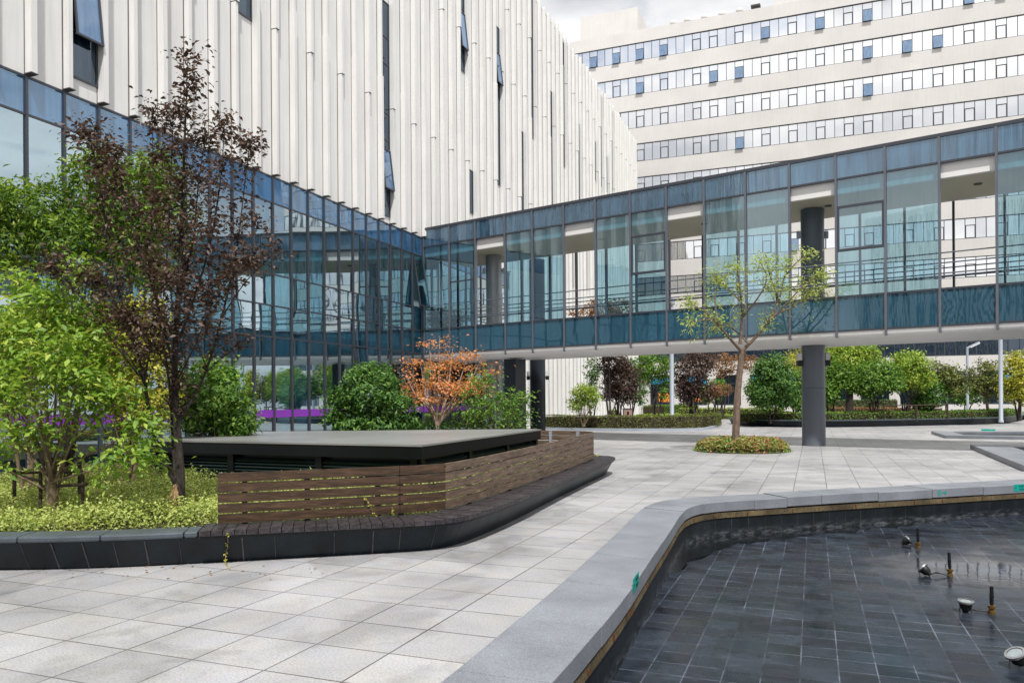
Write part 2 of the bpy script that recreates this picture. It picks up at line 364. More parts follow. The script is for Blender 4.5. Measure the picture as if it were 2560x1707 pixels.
M['lf_leaf'] = leafmat('broad_green_leaves', [(.12,(.07,.16,.018)),(.42,(.17,.31,.035)),(.7,(.33,.45,.07)),(.9,(.58,.58,.12))], .38)
M['lf_tree'] = leafmat('tree_leaves', [(.15,(.04,.10,.014)),(.5,(.12,.22,.025)),(.75,(.25,.36,.045)),(.93,(.50,.52,.09))], .38)
M['lf_green'] = leafmat('green_leaves', [(.15,(.04,.115,.018)),(.5,(.11,.235,.03)),(.8,(.25,.38,.06)),(.95,(.42,.5,.1))], .35)
M['lf_dark'] = leafmat('dark_green_leaves', [(.15,(.022,.075,.016)),(.5,(.065,.165,.028)),(.85,(.19,.32,.055))], .3)
M['lf_yellow'] = leafmat('yellow_green_leaves', [(.15,(0.182,0.224,0.028)),(.5,(0.392,0.420,0.056)),(.85,(0.672,0.588,0.098))], .4)
M['lf_maple'] = leafmat('orange_maple_leaves', [(.15,(.30,.17,.035)),(.4,(.58,.26,.07)),(.7,(.75,.32,.15)),(.92,(.78,.42,.26))], .4)
M['lf_gold'] = leafmat('golden_leaves', [(.15,(.18,.29,.06)),(.5,(.40,.50,.14)),(.85,(.68,.70,.28))], .45)
M['lf_cover'] = leafmat('pale_ground_cover_leaves', [(.15,(.12,.19,.03)),(.4,(.30,.38,.08)),(.75,(.55,.60,.19)),(.95,(.78,.78,.38))], .35)
M['lf_red'] = leafmat('russet_leaves', [(.15,(.12,.07,.03)),(.5,(.28,.14,.06)),(.85,(.40,.22,.13))], .35)
M['lf_mixed'] = leafmat('red_green_leaves', [(.15,(.06,.13,.02)),(.42,(.20,.28,.06)),(.60,(.36,.34,.10)),(.72,(.46,.20,.12)),(.95,(.55,.25,.18))], .3)
M['lf_hedge'] = leafmat('hedge_leaves', [(.15,(0.049,0.077,0.017)),(.5,(0.126,0.154,0.031)),(.85,(0.238,0.252,0.056))], .25)
M['lf_pink'] = leafmat('pink_flowers', [(.15,(0.490,0.084,0.112)),(.85,(0.750,0.280,0.280))], .35)

# ================================================================== GROUND AND POOL
XO, XI = -2.22, -1.52                                   # outer and inner line of the pool coping along the plaza
far_dir = Vector((5.65, 4.95, 0)).normalized()          # the far edge of the pool runs off to the right
def arc(c, r, a0, a1, n): return [(c[0]+r*math.cos(a0+(a1-a0)*i/n), c[1]+r*math.sin(a0+(a1-a0)*i/n)) for i in range(n+1)]
ang = math.atan2(far_dir.y, far_dir.x)
def soft(pts, n=2):
    p = [Vector(q) for q in pts]
    for _ in range(n):
        q = [p[0]]
        for u, v in zip(p, p[1:]): q += [u*.75+v*.25, u*.25+v*.75]
        q.append(p[-1]); p = q
    return [(v.x, v.y) for v in p]
inner = soft([(-1.40,-3.5),(-1.42,2.5),(-1.44,5.94),(-1.58,8.07),(-1.67,9.7),(-1.79,11.3),(-1.72,12.0),(-1.49,12.50),(-1.05,12.90),(-.30,13.56),(.6,14.32),(1.75,15.28),(3.67,16.87),(6.2,18.97),(9.5,21.7)])
outer = soft([(-1.96,-3.5),(-2.0,2.5),(-2.09,5.94),(-2.21,8.3),(-2.30,9.9),(-2.43,11.45),(-2.33,12.3),(-2.02,12.9),(-1.50,13.42),(-.70,14.06),(.2,14.83),(1.35,15.82),(3.27,17.47),(5.8,19.6),(9.1,22.4)])
bm = bmesh.new()
big = [(-160,-60),(160,-60),(160,240),(-160,240)]
def ring(pts):
    vs = [bm.verts.new((x,y,0)) for x,y in pts]
    return [bm.edges.new((vs[i], vs[(i+1)%len(vs)])) for i in range(len(vs))]
hole_g = [(p[0]+.04, p[1]-.03) for p in outer] + [(13.9, 23.5), (13.9, -3.53)]
e = ring(big) + ring(hole_g)
bmesh.ops.triangle_fill(bm, edges=e, use_beauty=True)
for f in bm.faces:
    if f.normal.z < 0: f.normal_flip()
me = bpy.data.meshes.new('ground'); bm.to_mesh(me); bm.free(); me.materials.append(M['pavers'])
ground = bpy.data.objects.new('ground', me); COL.objects.link(ground); ground['kind'] = 'structure'

ZF = -.50
fl = MB(); fl.box(XI-.6, 14.2, -4, 24, ZF-.05, ZF); setting('pool_floor', fl, M['pool_tile'])
def jag(p, i): return (round(p[0]/.327)*.327*.35+p[0]*.65 + random.uniform(-.07,.07), round(p[1]/.318)*.318*.5+p[1]*.5 + random.uniform(-.08,.08))
wt = MB(); zw = ZF+.010
wi = [p for p in inner if 9.6 < p[1] < 19]
def off2(pts, d):
    o = []
    for i, p in enumerate(pts):
        q = pts[max(i-1,0)]; r = pts[min(i+1,len(pts)-1)]; t = Vector((r[0]-q[0], r[1]-q[1])).normalized(); o.append((p[0]+t.y*d, p[1]-t.x*d))
    return o
fine = []
for u, v in zip(wi, wi[1:]):
    k = max(1, int(math.dist(u, v)/.16)); fine += [(u[0]+(v[0]-u[0])*j/k, u[1]+(v[1]-u[1])*j/k) for j in range(k)]
wo = off2(fine, -.1); wn_ = []
for i, (p, q) in enumerate(zip(fine, off2(fine, 1.0))):
    y = p[1]; d_ = .55*min(1,(y-9.6)/2) if y < 12.6 else max(.05, .62-.16*(y-12.6))
    wn_.append(jag((p[0]+(q[0]-p[0])*d_, p[1]+(q[1]-p[1])*d_), i))
wt.strip([[(p[0],p[1],zw) for p in wo],[(p[0],p[1],zw) for p in wn_]])
def puddle(cx, cy, rx, ry, n=40):
    ph = [random.uniform(0,6) for _ in range(4)]; c = (cx,cy,zw)
    pts = [(cx+math.cos(2*PI*i/n)*rx*(1+.16*math.sin(3*2*PI*i/n+ph[0])+.10*math.sin(7*2*PI*i/n+ph[1])), cy+math.sin(2*PI*i/n)*ry*(1+.16*math.sin(2*2*PI*i/n+ph[2])+.1*math.sin(5*2*PI*i/n+ph[3])), zw) for i in range(n)]
    wt.add(pts, [tuple(range(n))])
setting('water', wt, M['water'])

pool = thing('pool_edging', 'blue grey granite pool edging with black tiled inner wall around the dark pool', 'pool edge', (-2.1, 6, 0))
# coping stones: one piece between joints
def resample(pts, n):
    d = [0]
    for a, b in zip(pts, pts[1:]): d.append(d[-1] + math.dist(a, b))
    o = []
    for i in range(n+1):
        s = d[-1]*i/n; k = max(j for j in range(len(d)) if d[j] <= s+1e-9); k = min(k, len(pts)-2)
        t = (s-d[k])/(d[k+1]-d[k]); o.append((pts[k][0]+(pts[k+1][0]-pts[k][0])*t, pts[k][1]+(pts[k+1][1]-pts[k][1])*t))
    return o
def along(pts):
    d = [0]
    for a, b in zip(pts, pts[1:]): d.append(d[-1] + math.dist(a, b))
    return d
NI = len(inner)
ZT, TH = .065, .155
cuts = []
# index pairs with fractional parameter along the two polylines (same count of points)
def at(pts, t):
    k = min(int(t), len(pts)-2); u = t-k
    return (pts[k][0]+(pts[k+1][0]-pts[k][0])*u, pts[k][1]+(pts[k+1][1]-pts[k][1])*u)
_d = along(inner); cut = []
for s in [0,1.3,2.6,3.9,5.2,6.5,7.75,8.95,10.15,11.35,12.55,13.75,14.9,15.35,15.8,16.3,16.85,17.5,18.2,19.4,20.6,21.8,23.0,24.2,25.4,26.6,27.8,29.0]:
    if s < _d[-1]-.1:
        k = max(j for j in range(NI-1) if _d[j] <= s); cut.append(k+(s-_d[k])/(_d[k+1]-_d[k]))
cut.append(NI-1)
for ci, (t0, t1) in enumerate(zip(cut, cut[1:])):
    ts = sorted(set([t0+.009, t1-.009] + [float(k) for k in range(int(t0)+1, int(t1)+1) if t0+.02 < k < t1-.02]))
    dz = random.uniform(-.006, .006) + (.014 if ci in (17, 18) else 0)
    I = [at(inner, t) for t in ts]; O = [at(outer, t) for t in ts]
    poly = O + I[::-1]
    area = sum(poly[i][0]*poly[(i+1)%len(poly)][1]-poly[(i+1)%len(poly)][0]*poly[i][1] for i in range(len(poly)))
    if area < 0: poly = poly[::-1]
    MB().prism(poly, ZT-TH+dz, ZT+dz).build('coping_stone', M['coping'], pool, bevel=.006)
def offset(pts, d):
    o = []
    for i, p in enumerate(pts):
        a = pts[max(i-1,0)]; b = pts[min(i+1,len(pts)-1)]
        t = Vector((b[0]-a[0], b[1]-a[1])).normalized(); o.append((p[0]-t.y*d, p[1]+t.x*d))
    return o
lg = offset(inner, .012); wl = offset(inner, .03); bk = offset(inner, .14)
m = MB()
m.strip([[(a[0],a[1],z) for a in q] for q, z in ((bk,ZT-TH-.02),(lg,ZT-TH-.02),(lg,ZT-TH-.105),(bk,ZT-TH-.105))]); m.build('ledge', M['ledge'], pool)
wm = MB(); wm.strip([[(a[0],a[1],z) for a in wl] for z in (ZF-.02, ZT-TH-.02)])
d = along(wl); jm = MB(); s = .1
while s < d[-1]-.3:
    k = max(j for j in range(len(d)-1) if d[j] <= s); t = (s-d[k])/(d[k+1]-d[k]); p = Vector((wl[k][0]+(wl[k+1][0]-wl[k][0])*t, wl[k][1]+(wl[k+1][1]-wl[k][1])*t, 0))
    tv = Vector((wl[k+1][0]-wl[k][0], wl[k+1][1]-wl[k][1], 0)).normalized(); nv = Vector((tv.y,-tv.x,0)); q = p+nv*.003; w_ = random.choice((.0015,.002,.003))
    jm.add([q-tv*w_+UP*ZF, q+tv*w_+UP*ZF, q+tv*w_+UP*(ZT-TH-.11), q-tv*w_+UP*(ZT-TH-.11)], [(0,1,2,3)])
    if random.random() < .45:
        z = random.uniform(ZF+.03, -.22); c_ = q+nv*.001+tv*random.uniform(0,.3); r_ = random.uniform(.004,.012); jm.add([c_+tv*r_+UP*z, c_+UP*(z+r_*.8), c_-tv*r_*1.4+UP*z, c_+UP*(z-r_*random.uniform(.8,3))], [(0,1,2,3)])
    s += .327
M['grout_pale'] = surf('pale_grout', (.10,.105,.11), .8, 0, .2, .7, 7); wm.build('tiled_wall', M['pool_wall'], pool, extra=(jm, M['grout_pale']))
d = along(lg); s = .35
while s < d[-1]-1:
    k = max(j for j in range(len(d)) if d[j] <= s); t = (s-d[k])/(d[k+1]-d[k]); x = lg[k][0]+(lg[k+1][0]-lg[k][0])*t; y = lg[k][1]+(lg[k+1][1]-lg[k][1])*t
    tv = Vector((lg[k+1][0]-lg[k][0], lg[k+1][1]-lg[k][1], 0)).normalized(); nv = Vector((tv.y,-tv.x,0))
    if s > 6: MB().obox((x+nv.x*.004, y+nv.y*.004, ZT-TH-.062), tv*.008, nv*.006, UP*random.uniform(.012,.03)).build('bracket', M['rust'], pool)
    s += random.uniform(.45,1.1)

m = MB(); q = [(9.5,21.7),(9.16,22.32),(13.86,23.44),(13.86,-3.45),(-1.38,-3.45)]
m.strip([[(p[0],p[1],z) for p in q] for z in (ZF-.02, -.006)]); m.build('end_wall', M['pool_wall'], pool)
# little teal stickers on the coping face
def sticker(px, py, wd, ht, label, faded=False):
    p = G(px, py, 0.0); best = min(range(NI-1), key=lambda k: math.dist(((inner[k][0]+inner[k+1][0])/2, (inner[k][1]+inner[k+1][1])/2), (p.x, p.y)))
    a, b = inner[best], inner[best+1]; tv = Vector((b[0]-a[0], b[1]-a[1], 0)).normalized(); nv = Vector((tv.y, -tv.x, 0))
    # foot of the view ray on the face plane
    r = ray(px, py); n = nv; t = (Vector((a[0], a[1], 0))-EYE).dot(n)/r.dot(n); q = EYE + r*t + nv*.003
    th = thing('depth_sticker', label, 'sticker', q)
    if not faded:
        MB().obox(q, tv*wd/2, nv*.0015, UP*ht/2).build('backing', M['teal'], th)
        k = MB()
        for row in (.22, -.22):
            for i in range(4):
                c = q + tv*wd*(-.02+.12*i) + UP*ht*row + nv*.003
                k.obox(c, tv*wd*.042, nv*.0008, UP*ht*.022); k.obox(c+UP*ht*.09, tv*wd*.03, nv*.0008, UP*ht*.02); k.obox(c-UP*ht*.07, tv*wd*.012, nv*.0008, UP*ht*.10)
                k.obox(c-UP*ht*.09+tv*wd*.03, tv*wd*.01, nv*.0008, UP*ht*.05)
        k.obox(q-tv*wd*.33+nv*.003, (tv*.6+UP*.5)*wd*.06, nv*.0008, (UP*.6-tv*.5)*wd*.02); k.obox(q-tv*wd*.36+nv*.003, (tv*.5-UP*.7)*wd*.05, nv*.0008, (UP*.5+tv*.7)*wd*.018)
        k.build('marking', M['ink'], th)
    else:
        k = MB()
        for dx, w_, h_ in ((-.42,.07,.9),(-.27,.08,.95),(-.1,.14,.12),(.08,.10,.3),(.22,.12,.5),(.36,.05,.2)):
            k.obox(q+tv*wd*dx-UP*ht*random.uniform(0,.05), tv*wd*w_/2, nv*.0012, UP*ht*h_/2)
        k.build('worn_paint', M['teal'], th)
sticker(1460, 1336, .34, .125, 'teal warning sticker on the pool edge beside the straight plaza path')
sticker(2342, 1119.5, .30, .13, 'bright teal warning sticker on the far pool edge at the right')
sticker(2166, 1131, .26, .11, 'worn away teal sticker remains on the far pool edge', True)

# fountain fittings standing on the wet floor
def nozzle(px, py, topy, label, leanx=0):
    b = G(px, py, ZF); Z = depth(b); h = (py-topy)*mpp(Z); t = thing('fountain_nozzle', label, 'fountain nozzle', b, 'fountain nozzles on the pool floor')
    tip = b + Vector((leanx*h, 0, h))
    MB().lathe(b, [(.034,0),(.034,.028),(.026,.03),(.026,.055),(.036,.057),(.036,.082),(.024,.086)], 18).build('brass_collar', M['brass'], t, True)
    m = MB(); m.tube([b+UP*.08, b+(tip-b)*.55, b+(tip-b)*.56], [.017,.017,.020], 12); m.tube([b+(tip-b)*.56, tip], [.020,.018], 12)
    for q in (.4, .5, .62): m.tube([b+(tip-b)*q, b+(tip-b)*(q+.03)], [.0235,.0235], 12)
    m.build('pipe', M['black_iron'], t, True)
nozzle(2108.5, 1258, 1212, 'short iron fountain nozzle nearest the far pool wall')
nozzle(2182, 1322, 1268, 'iron fountain nozzle with brass collar in the middle of the row', -.03)
nozzle(2278, 1408, 1346, 'tallest iron fountain nozzle nearest the camera')
def pool_light(px, py, axis, label, rad=.062, lift=.07):
    b = G(px, py, ZF); t = thing('pool_light', label, 'pool light', b, 'underwater lights on the pool floor')
    ax = Vector(axis).normalized(); c = b + UP*lift
    MB().lathe(c, [(.012,-.085),(.026,-.08),(.03,-.06),(rad*.72,-.045),(rad*.86,0),(rad*.86,.022)], 24, ax).build('body', M['black_iron'], t, True)
    MB().lathe(c, [(rad*.84,.018),(rad*1.08,.02),(rad*1.12,.03),(rad*1.08,.040),(rad*.80,.042)], 28, ax, False).build('rim', M['steel_bright'], t, True)
    MB().lathe(c, [(rad*.82,.030),(rad*.82,.035)], 24, ax).build('lens', M['lens'], t, True)
    m = MB(); m.tube([b+Vector((-.055,0,.004)), b+Vector((-.05,0,lift)), b+Vector((.0,-.01,.012)), b+Vector((.05,0,lift)), b+Vector((.055,0,.004))], .007, 6)
    m.build('bracket', M['steel_bright'], t, True)
    m = MB(); q = c-ax*.08
    for o in (0,.014):
        m.tube([q, q+Vector((.06,.03,.03-o)), q+Vector((.12,.05,.01)), Vector((q.x+.18, q.y+.05+o, ZF+.02)), Vector((q.x+.22,q.y+.04+o,ZF+.008))], .006, 6)
    m.build('cable', M['black_iron'], t, True)
pool_light(2083, 1252, (.75,.1,.55), 'small pool light tipped to face right by the far nozzle')
pool_light(2124, 1321, (-.55,.3,.45), 'pool light lying tipped over with its steel back towards the camera', .066)
pool_light(2218, 1406, (.02,-.1,1), 'upright pool light with pale round lens facing the sky', .07, .085)
pool_light(2336, 1532, (-.45,-.25,.9), 'pool light tilted left at the right edge of the picture', .075, .09)

# the two low basins further right
def basin(corners, wd, h, label):
    c0 = Vector((sum(p[0] for p in corners)/len(corners), sum(p[1] for p in corners)/len(corners), 0))
    t = thing('low_basin', label, 'basin', c0)
    n = len(corners); ins = []
    for i in range(n):
        a, b, c = Vector(corners[i-1]).to_2d(), Vector(corners[i]).to_2d(), Vector(corners[(i+1)%n]).to_2d()
        d1 = (b-a).normalized(); d2 = (c-b).normalized(); n1 = Vector((-d1.y,d1.x)); n2 = Vector((-d2.y,d2.x))
        bis = (n1+n2).normalized(); ins.append(b + bis*(wd/max(.35, bis.dot(n1))))
    m = MB()
    for i in range(n):
        j = (i+1)%n; a, b = corners[i], corners[j]; p, q = ins[i], ins[j]
        m.add([(a[0],a[1],0),(b[0],b[1],0),(b[0],b[1],h),(a[0],a[1],h),(p[0],p[1],0),(q[0],q[1],0),(q[0],q[1],h),(p[0],p[1],h)],
              [(0,1,2,3),(3,2,6,7),(7,6,5,4)])
    m.build('stone_kerb', M['coping'], t, bevel=0)
    MB().prism([(p[0],p[1]) for p in ins], .004, .02).build('dark_bottom', M['black_stone'], t)
    return t
def gx(x, y, z=0): p = G(x, y, z); return (p.x, p.y)
bq = [gx(2172,1006.5), (20, gx(2172,1006.5)[1]-2.2), (22, gx(2140,996)[1]+4), gx(2139,996)]
basin(bq, .75, .12, 'low stone basin with dark water just behind the bridge shadow')
ys = bq[2][1]-.78; q = onY(2270, 993.5, ys); t3 = thing('depth_sticker', 'small teal sticker inside the low basin behind the bridge shadow', 'sticker', (q.x, ys, .07))
MB().box(q.x-.3, q.x+.3, ys-.012, ys-.004, .025, .115).build('backing', M['teal'], t3)
p0 = gx(2228,1030); bq2 = [p0, gx(2352,1083), (17, 15.5), (17, p0[1]-1.0)]
basin(bq2, 1.0, .14, 'low stone basin cut off by the right edge of the picture')


# ================================================================== LEFT BUILDING (white fins above a mirror glass base)
X0, YB, PITCH, NF = -17.0, 12.52, .9725, 69
ZG, ZR = 9.33, 28.2
def yn(n): return YB + PITCH*n
YEND = 79.3; YGL = yn(31.6)                                # glass base ends a little beyond the bridge
left = thing('fin_clad_building', 'tall white building with vertical fins over a blue glass base', 'building', (X0, 40, 0))
m = MB(); m.box(-45, X0, yn(-6), YEND, ZG, ZR); m.box(-45, X0, YGL, YEND, 0, ZG-.002)
m.build('wall', M['white_wall'], left)
m = MB(); m.box(X0-.3, X0+.02, yn(-6), YEND+.02, ZR, ZR+.12); m.build('parapet', M['white_wall'], left)
def fin(n, z0, z1, odd):
    y = yn(n); m = MB()
    steps = [14.3, 19.86, 25.0] if odd else [15.35, 20.9, 26.0]
    zz = [z0] + [s for s in steps if z0+.3 < s < z1-.3] + [z1]
    for i, (a, b) in enumerate(zip(zz, zz[1:])):
        wide = (i % 2 == 1) == odd
        dp, th = (.235, .125) if wide else (.205, .10)
        m.box(X0-.01, X0+dp, y-.01-(.012 if wide else 0), y+th, a, b+(.0 if i == len(zz)-2 else -.004))
    o = m.build('fin', M['white_fin'], left)
    k = MB()
    ends = [z0+.0] + [zz[i] for i in range(1, len(zz)-1) if ((i % 2 == 1) == odd)]
    for a in ends: k.box(X0+.0, X0+(.25 if a == z0 else .24), y-(.04 if a == z0 else .015), y+.135, a-(.03 if a == z0 else .02), a-.006)
    k.box(X0-.005, X0+.012, y-.035, y-.012, z0, z1)
    k.build('fin_cap', M['joint'], o)
    return o
for n in range(-5, NF):
    z0 = ZG+.04 if yn(n) < YGL else .05
    fin(n, z0, ZR+random.choice((.16,.22,.36)), n % 2 == 1)
# slit windows between the fins
SLITS = [(1,9.75,14.6,(10.75,12.6)),(7,14.1,19.5,None),(16,9.6,18.8,(10.7,12.4)),(24,18.9,24.5,(20.0,21.9)),(29,14.2,23.4,(20.0,21.8)),
         (25,11.7,14.0,None),(33,13.6,18.6,None),(35,18.8,28.0,None),(39,15.3,23.3,None),(42,18.8,28.0,None),(46,17.2,23.3,None),
         (51,19.9,23.4,None),(53,19.6,28,None),(55,19.9,23.3,None),(57,20.6,28,None),(48,10.5,13.9,None),(44,10.2,14,None)]
for n, z0, z1, sash in SLITS:
    ya, yb = yn(n)+.13, yn(n+1)-.02; xf = X0+.012
    m = MB(); m.box(xf-.02, xf+.03, ya, ya+.05, z0, z1); m.box(xf-.02, xf+.03, yb-.05, yb, z0, z1)
    z = z0
    zs = [z0]
    while zs[-1] + 2.4 < z1: zs.append(zs[-1] + (1.15 if len(zs) % 2 else 2.1))
    zs.append(z1-.05)
    for q in zs: m.box(xf-.02, xf+.03, ya+.05, yb-.05, q, q+.05)
    fr = m.build('slit_window', M['steel'], left)
    p = MB(); p.box(xf-.01, xf+.004, ya+.05, yb-.05, z0+.05, z1-.05); p.build('pane', M['gl_dark'], fr)
    if sash:
        a, b = sash; b = min(b, z1-.1); out_ = .20
        p = MB(); top = Vector((xf+.03, 0, b)); bot = Vector((xf+.03+out_, 0, a+.04))
        for y0, y1 in ((ya+.03, ya+.075), (yb-.075, yb-.03)):
            p.add([(top.x,y0,top.z),(top.x,y1,top.z),(bot.x,y1,bot.z),(bot.x,y0,bot.z),(top.x+.05,y0,top.z),(top.x+.05,y1,top.z),(bot.x+.05,y1,bot.z),(bot.x+.05,y0,bot.z)],
                  [(0,1,2,3),(4,5,6,7),(0,1,5,4),(1,2,6,5),(2,3,7,6),(3,0,4,7)])
        p.box(bot.x-.02, bot.x+.05, ya+.03, yb-.03, bot.z-.05, bot.z); p.box(top.x, top.x+.05, ya+.03, yb-.03, top.z, top.z+.05)
        so_ = p.build('open_sash', M['steel'], fr)
        p = MB(); p.add([(top.x+.02,ya+.07,top.z),(top.x+.02,yb-.07,top.z),(bot.x+.02,yb-.07,bot.z),(bot.x+.02,ya+.07,bot.z)],[(0,1,2,3)])
        p.build('sash_pane', M['gl_sash'], so_)
# glass base: rooms, mullions, transoms, panes
m = MB(); m.box(-24.2, -24, yn(-6), YGL, .02, ZG); m.box(-24, X0-.05, YGL-.15, YGL-.002, .02, ZG-.01); m.build('interior_wall', M['inside'], left)
m = MB(); m.box(-24, X0-.12, yn(-6), YGL-.2, 4.15, 4.55); m.box(-24, X0-.12, yn(-6), YGL-.2, ZG-.45, ZG-.02); m.box(-24, X0-.12, yn(-6), YGL-.2, .005, .1)
m.build('floor_slab', M['grey_floor'], left)
for y in (10.5, 18.3, 26.1, 33.9):
    MB().tube([(-19.2,y,.1),(-19.2,y,ZG-.4)], .33, 16, False).build('interior_column', M['column_pale'], left, True)
for n, z0, z1, x in ((20,4.7,8.6,-17.6),(21,4.7,8.6,-17.6),(10,.3,4.0,-17.7),(11,.3,4.0,-17.7),(12,4.7,8.0,-17.6),(14,4.7,6.5,-17.6),(16,.6,4,-17.8),(17,.6,4,-17.8),(5,4.7,8.9,-17.6),(6,4.7,8.9,-17.6),(4,4.7,8.9,-17.6),(23,.6,4,-17.7)):
    MB().box(x-.02, x, yn(n)+.1, yn(n+1)-.1, z0, z1).build('blind', M['blind'], left)
TRANS = (ZG-.03, 8.42, 6.0, 4.94, 3.88, 2.0, .12)
for n in range(-5, 32):
    MB().box(X0-.10, X0+.055, yn(n)-.027, yn(n)+.027, .02, ZG-.036).build('mullion', M['steel'], left)
for z in TRANS[:-2] + TRANS[-1:]:
    for n in range(-5, 31):
        pass
    MB().box(X0-.08, X0+.022, yn(-5)+.033, yn(31)-.033, z-.026, z+.026).build('transom', M['steel'], left)
OPEN = {(19,6.05,8.35), (14,.2,3.8)}
for n in range(-5, 31):
    y0, y1 = yn(n)+.033, yn(n+1)-.033; m = MB(); top = MB(); zs = [q for q in TRANS if q != 2.0][::-1]
    for a, b in zip(zs, zs[1:]):
        if any(o[0] == n and abs(o[1]-a) < .3 for o in OPEN): continue
        t1, t2 = random.gauss(0,.0045), random.gauss(0,.0035); bow = random.gauss(0,.004)
        rows = []
        for i in range(5):
            v = i/4; row = []
            for j in range(4):
                u = j/3; row.append((X0+.0+t1*(u-.5)+t2*(v-.5)+bow*(1-(2*u-1)**2)*(1-(2*v-1)**2), y0+(y1-y0)*u, a+.026+(b-a-.052)*v))
            rows.append(row)
        (top if a > 8.3 else m).strip(rows)
    m.build('glass_bay', M['gl_left'] , left, True)
    top.build('spandrel_pane', M['gl_span'], left, True)
for n, a, b in OPEN:
    y0, y1 = yn(n)+.05, yn(n+1)-.05; o_ = .34 if a > 5 else .26
    m = MB(); rows = [[(X0+.05,y0,b),(X0+.05,y1,b)],[(X0+.05+o_,y0,a),(X0+.05+o_,y1,a)]]
    m.strip(rows); g_ = m.build('hinged_pane', M['gl_left'], left)
    m = MB(); m.box(X0+.03+o_, X0+.09+o_, y0, y1, a-.05, a)
    for y in (y0, y1): m.tube([(X0+.06,y,b),(X0+.06+o_,y,a)], .025, 4)
    m.build('sash_frame', M['steel'], g_)
for n in range(-5, 31):
    MB().box(X0+.004, X0+.007, yn(n)+.034, yn(n+1)-.034, 1.16, 1.42).build('purple_film', M['purple'], left)

# ================================================================== FAR OFFICE BUILDING
YF = 88.0; XA = -25.28; PW = .92; ST = 3.88
office = thing('office_building', 'long pale office building with ribbon windows behind the footbridge', 'building', (0, YF, 0))
XL, XR = -46, XA+PW*64
rows_top = [42.78 - ST*k for k in range(10)]
bands = MB(); prev = 44.2
edges_z = [44.2]
for zt in rows_top:
    bands.box(XL, XR, YF, YF+.55, zt, prev); prev = zt-2.08
GH = 4.25
bands.box(XL, XR, YF, YF+.55, GH, prev)
for k in range(-6, 17):                                   # ground floor piers
    x = XA + PW*4*k; bands.box(x-.5, x+.5, YF+.0, YF+.55, .9, GH-.002)
bands.box(XL, XR, YF-.02, YF+.55, -.1, .9)
bands.box(XL, XR, YF+.56, YF+12, 0, 44.1)
bands.build('wall', M['cream'], office)
for x0, x1, top, y0 in ((-26.3, -19.2, 48.45, YF+3),):
    m = MB(); m.box(x0, x1, y0, y0+5, 44.0, top); m.build('stair_tower', M['cream'], office)
m = MB(); m.box(-3.7, XR, YF+.6, YF+10, 44.25, 45.0); m.box(-3.7, XR, YF+.6, YF+10, 47.1, 49.5); m.box(-3.7,-3.3,YF+.6,YF+10,45.0,47.1); m.build('upper_storey', M['cream'], office)
OPS = [1,4,7,10,14,16,19,22,25,28,31,33,37,40,43,46,49,52,55,58,61]
TILT = {0:(1,4,7,10,22,28,33,43,46), 1:(7,16,19,33,37,40), 2:(33,), 3:(19,), 5:(22,30), 6:(25,)}
random.seed(21)
def ribbon(k, zt, y=YF, x0n=-22, x1n=64, zb=None, mat='gl_far'):
    zb = zt-2.08 if zb is None else zb
    fr = MB(); yf = y+.10
    xs = [XA+PW*n for n in range(x0n, x1n+1)]
    for n, x in zip(range(x0n, x1n+1), xs): fr.box(x-.028, x+.028, yf, yf+.08, zb+.07, zt-.07)
    fr.box(xs[0], xs[-1], yf-.03, yf+.08, zt-.07, zt-.002); fr.box(xs[0], xs[-1], yf-.03, yf+.08, zb+.002, zb+.07)
    rib = fr.build('ribbon_window', M['steel'], office)
    for n in range(x0n, x1n):
        p = MB(); t = random.gauss(0,.006); t2 = random.gauss(0,.004)
        if n in OPS and n in TILT.get(k, ()):
            p = None
        xa, xb = XA+PW*n+.03, XA+PW*(n+1)-.03
        if p:
            p.add([(xa,yf+.05+t,zb+.07),(xb,yf+.05-t,zb+.07),(xb,yf+.05-t+t2,zt-.07),(xa,yf+.05+t+t2,zt-.07)],[(0,1,2,3)])
            panes.setdefault(k, MB()).add(p.v, p.f)
        if n in OPS:
            zc = zb+.07+(zt-zb-.14)*.66; s = MB(); w_ = .06
            for a_, b_, c_, d_ in ((xa, xb, zc-.03, zc+.03), (xa, xa+w_, zb+.07, zc-.03), (xb-w_, xb, zb+.07, zc-.03), (xa+w_, xb-w_, zb+.07, zb+.13)):
                s.box(a_, b_, yf-.015, yf+.045, c_, d_)
            sf = s.build('casement', M['steel'], rib)
            if n in TILT.get(k, ()):
                q = MB(); o_ = .30
                q.add([(xa,yf,zc),(xb,yf,zc),(xb,yf-o_,zb+.1),(xa,yf-o_,zb+.1)],[(0,1,2,3)]); q.box(xa,xb,yf-o_-.02,yf-o_+.03,zb+.04,zb+.10)
                q2 = MB(); q2.add([(xa,yf+.05,zc+.03),(xb,yf+.05,zc+.03),(xb,yf+.05,zt-.07),(xa,yf+.05,zt-.07)],[(0,1,2,3)]); panes[k].add(q2.v, q2.f)
                cs = sf.copy(); COL.objects.link(cs); cs.parent = rib; bpy.data.objects.remove(cs)
                s2 = MB(); s2.v, s2.f = q.v, q.f; pn = s2.build('tilted_pane', M['gl_sash'], rib)
    panes[k].build('glazing', M[mat], rib)
panes = {}
for k, zt in enumerate(rows_top): ribbon(k, zt, mat='gl_far' if k < 9 else 'gl_dark')
panes[20] = MB(); ribbon(20, 47.1, YF+.6, 24, 64, 45.0)
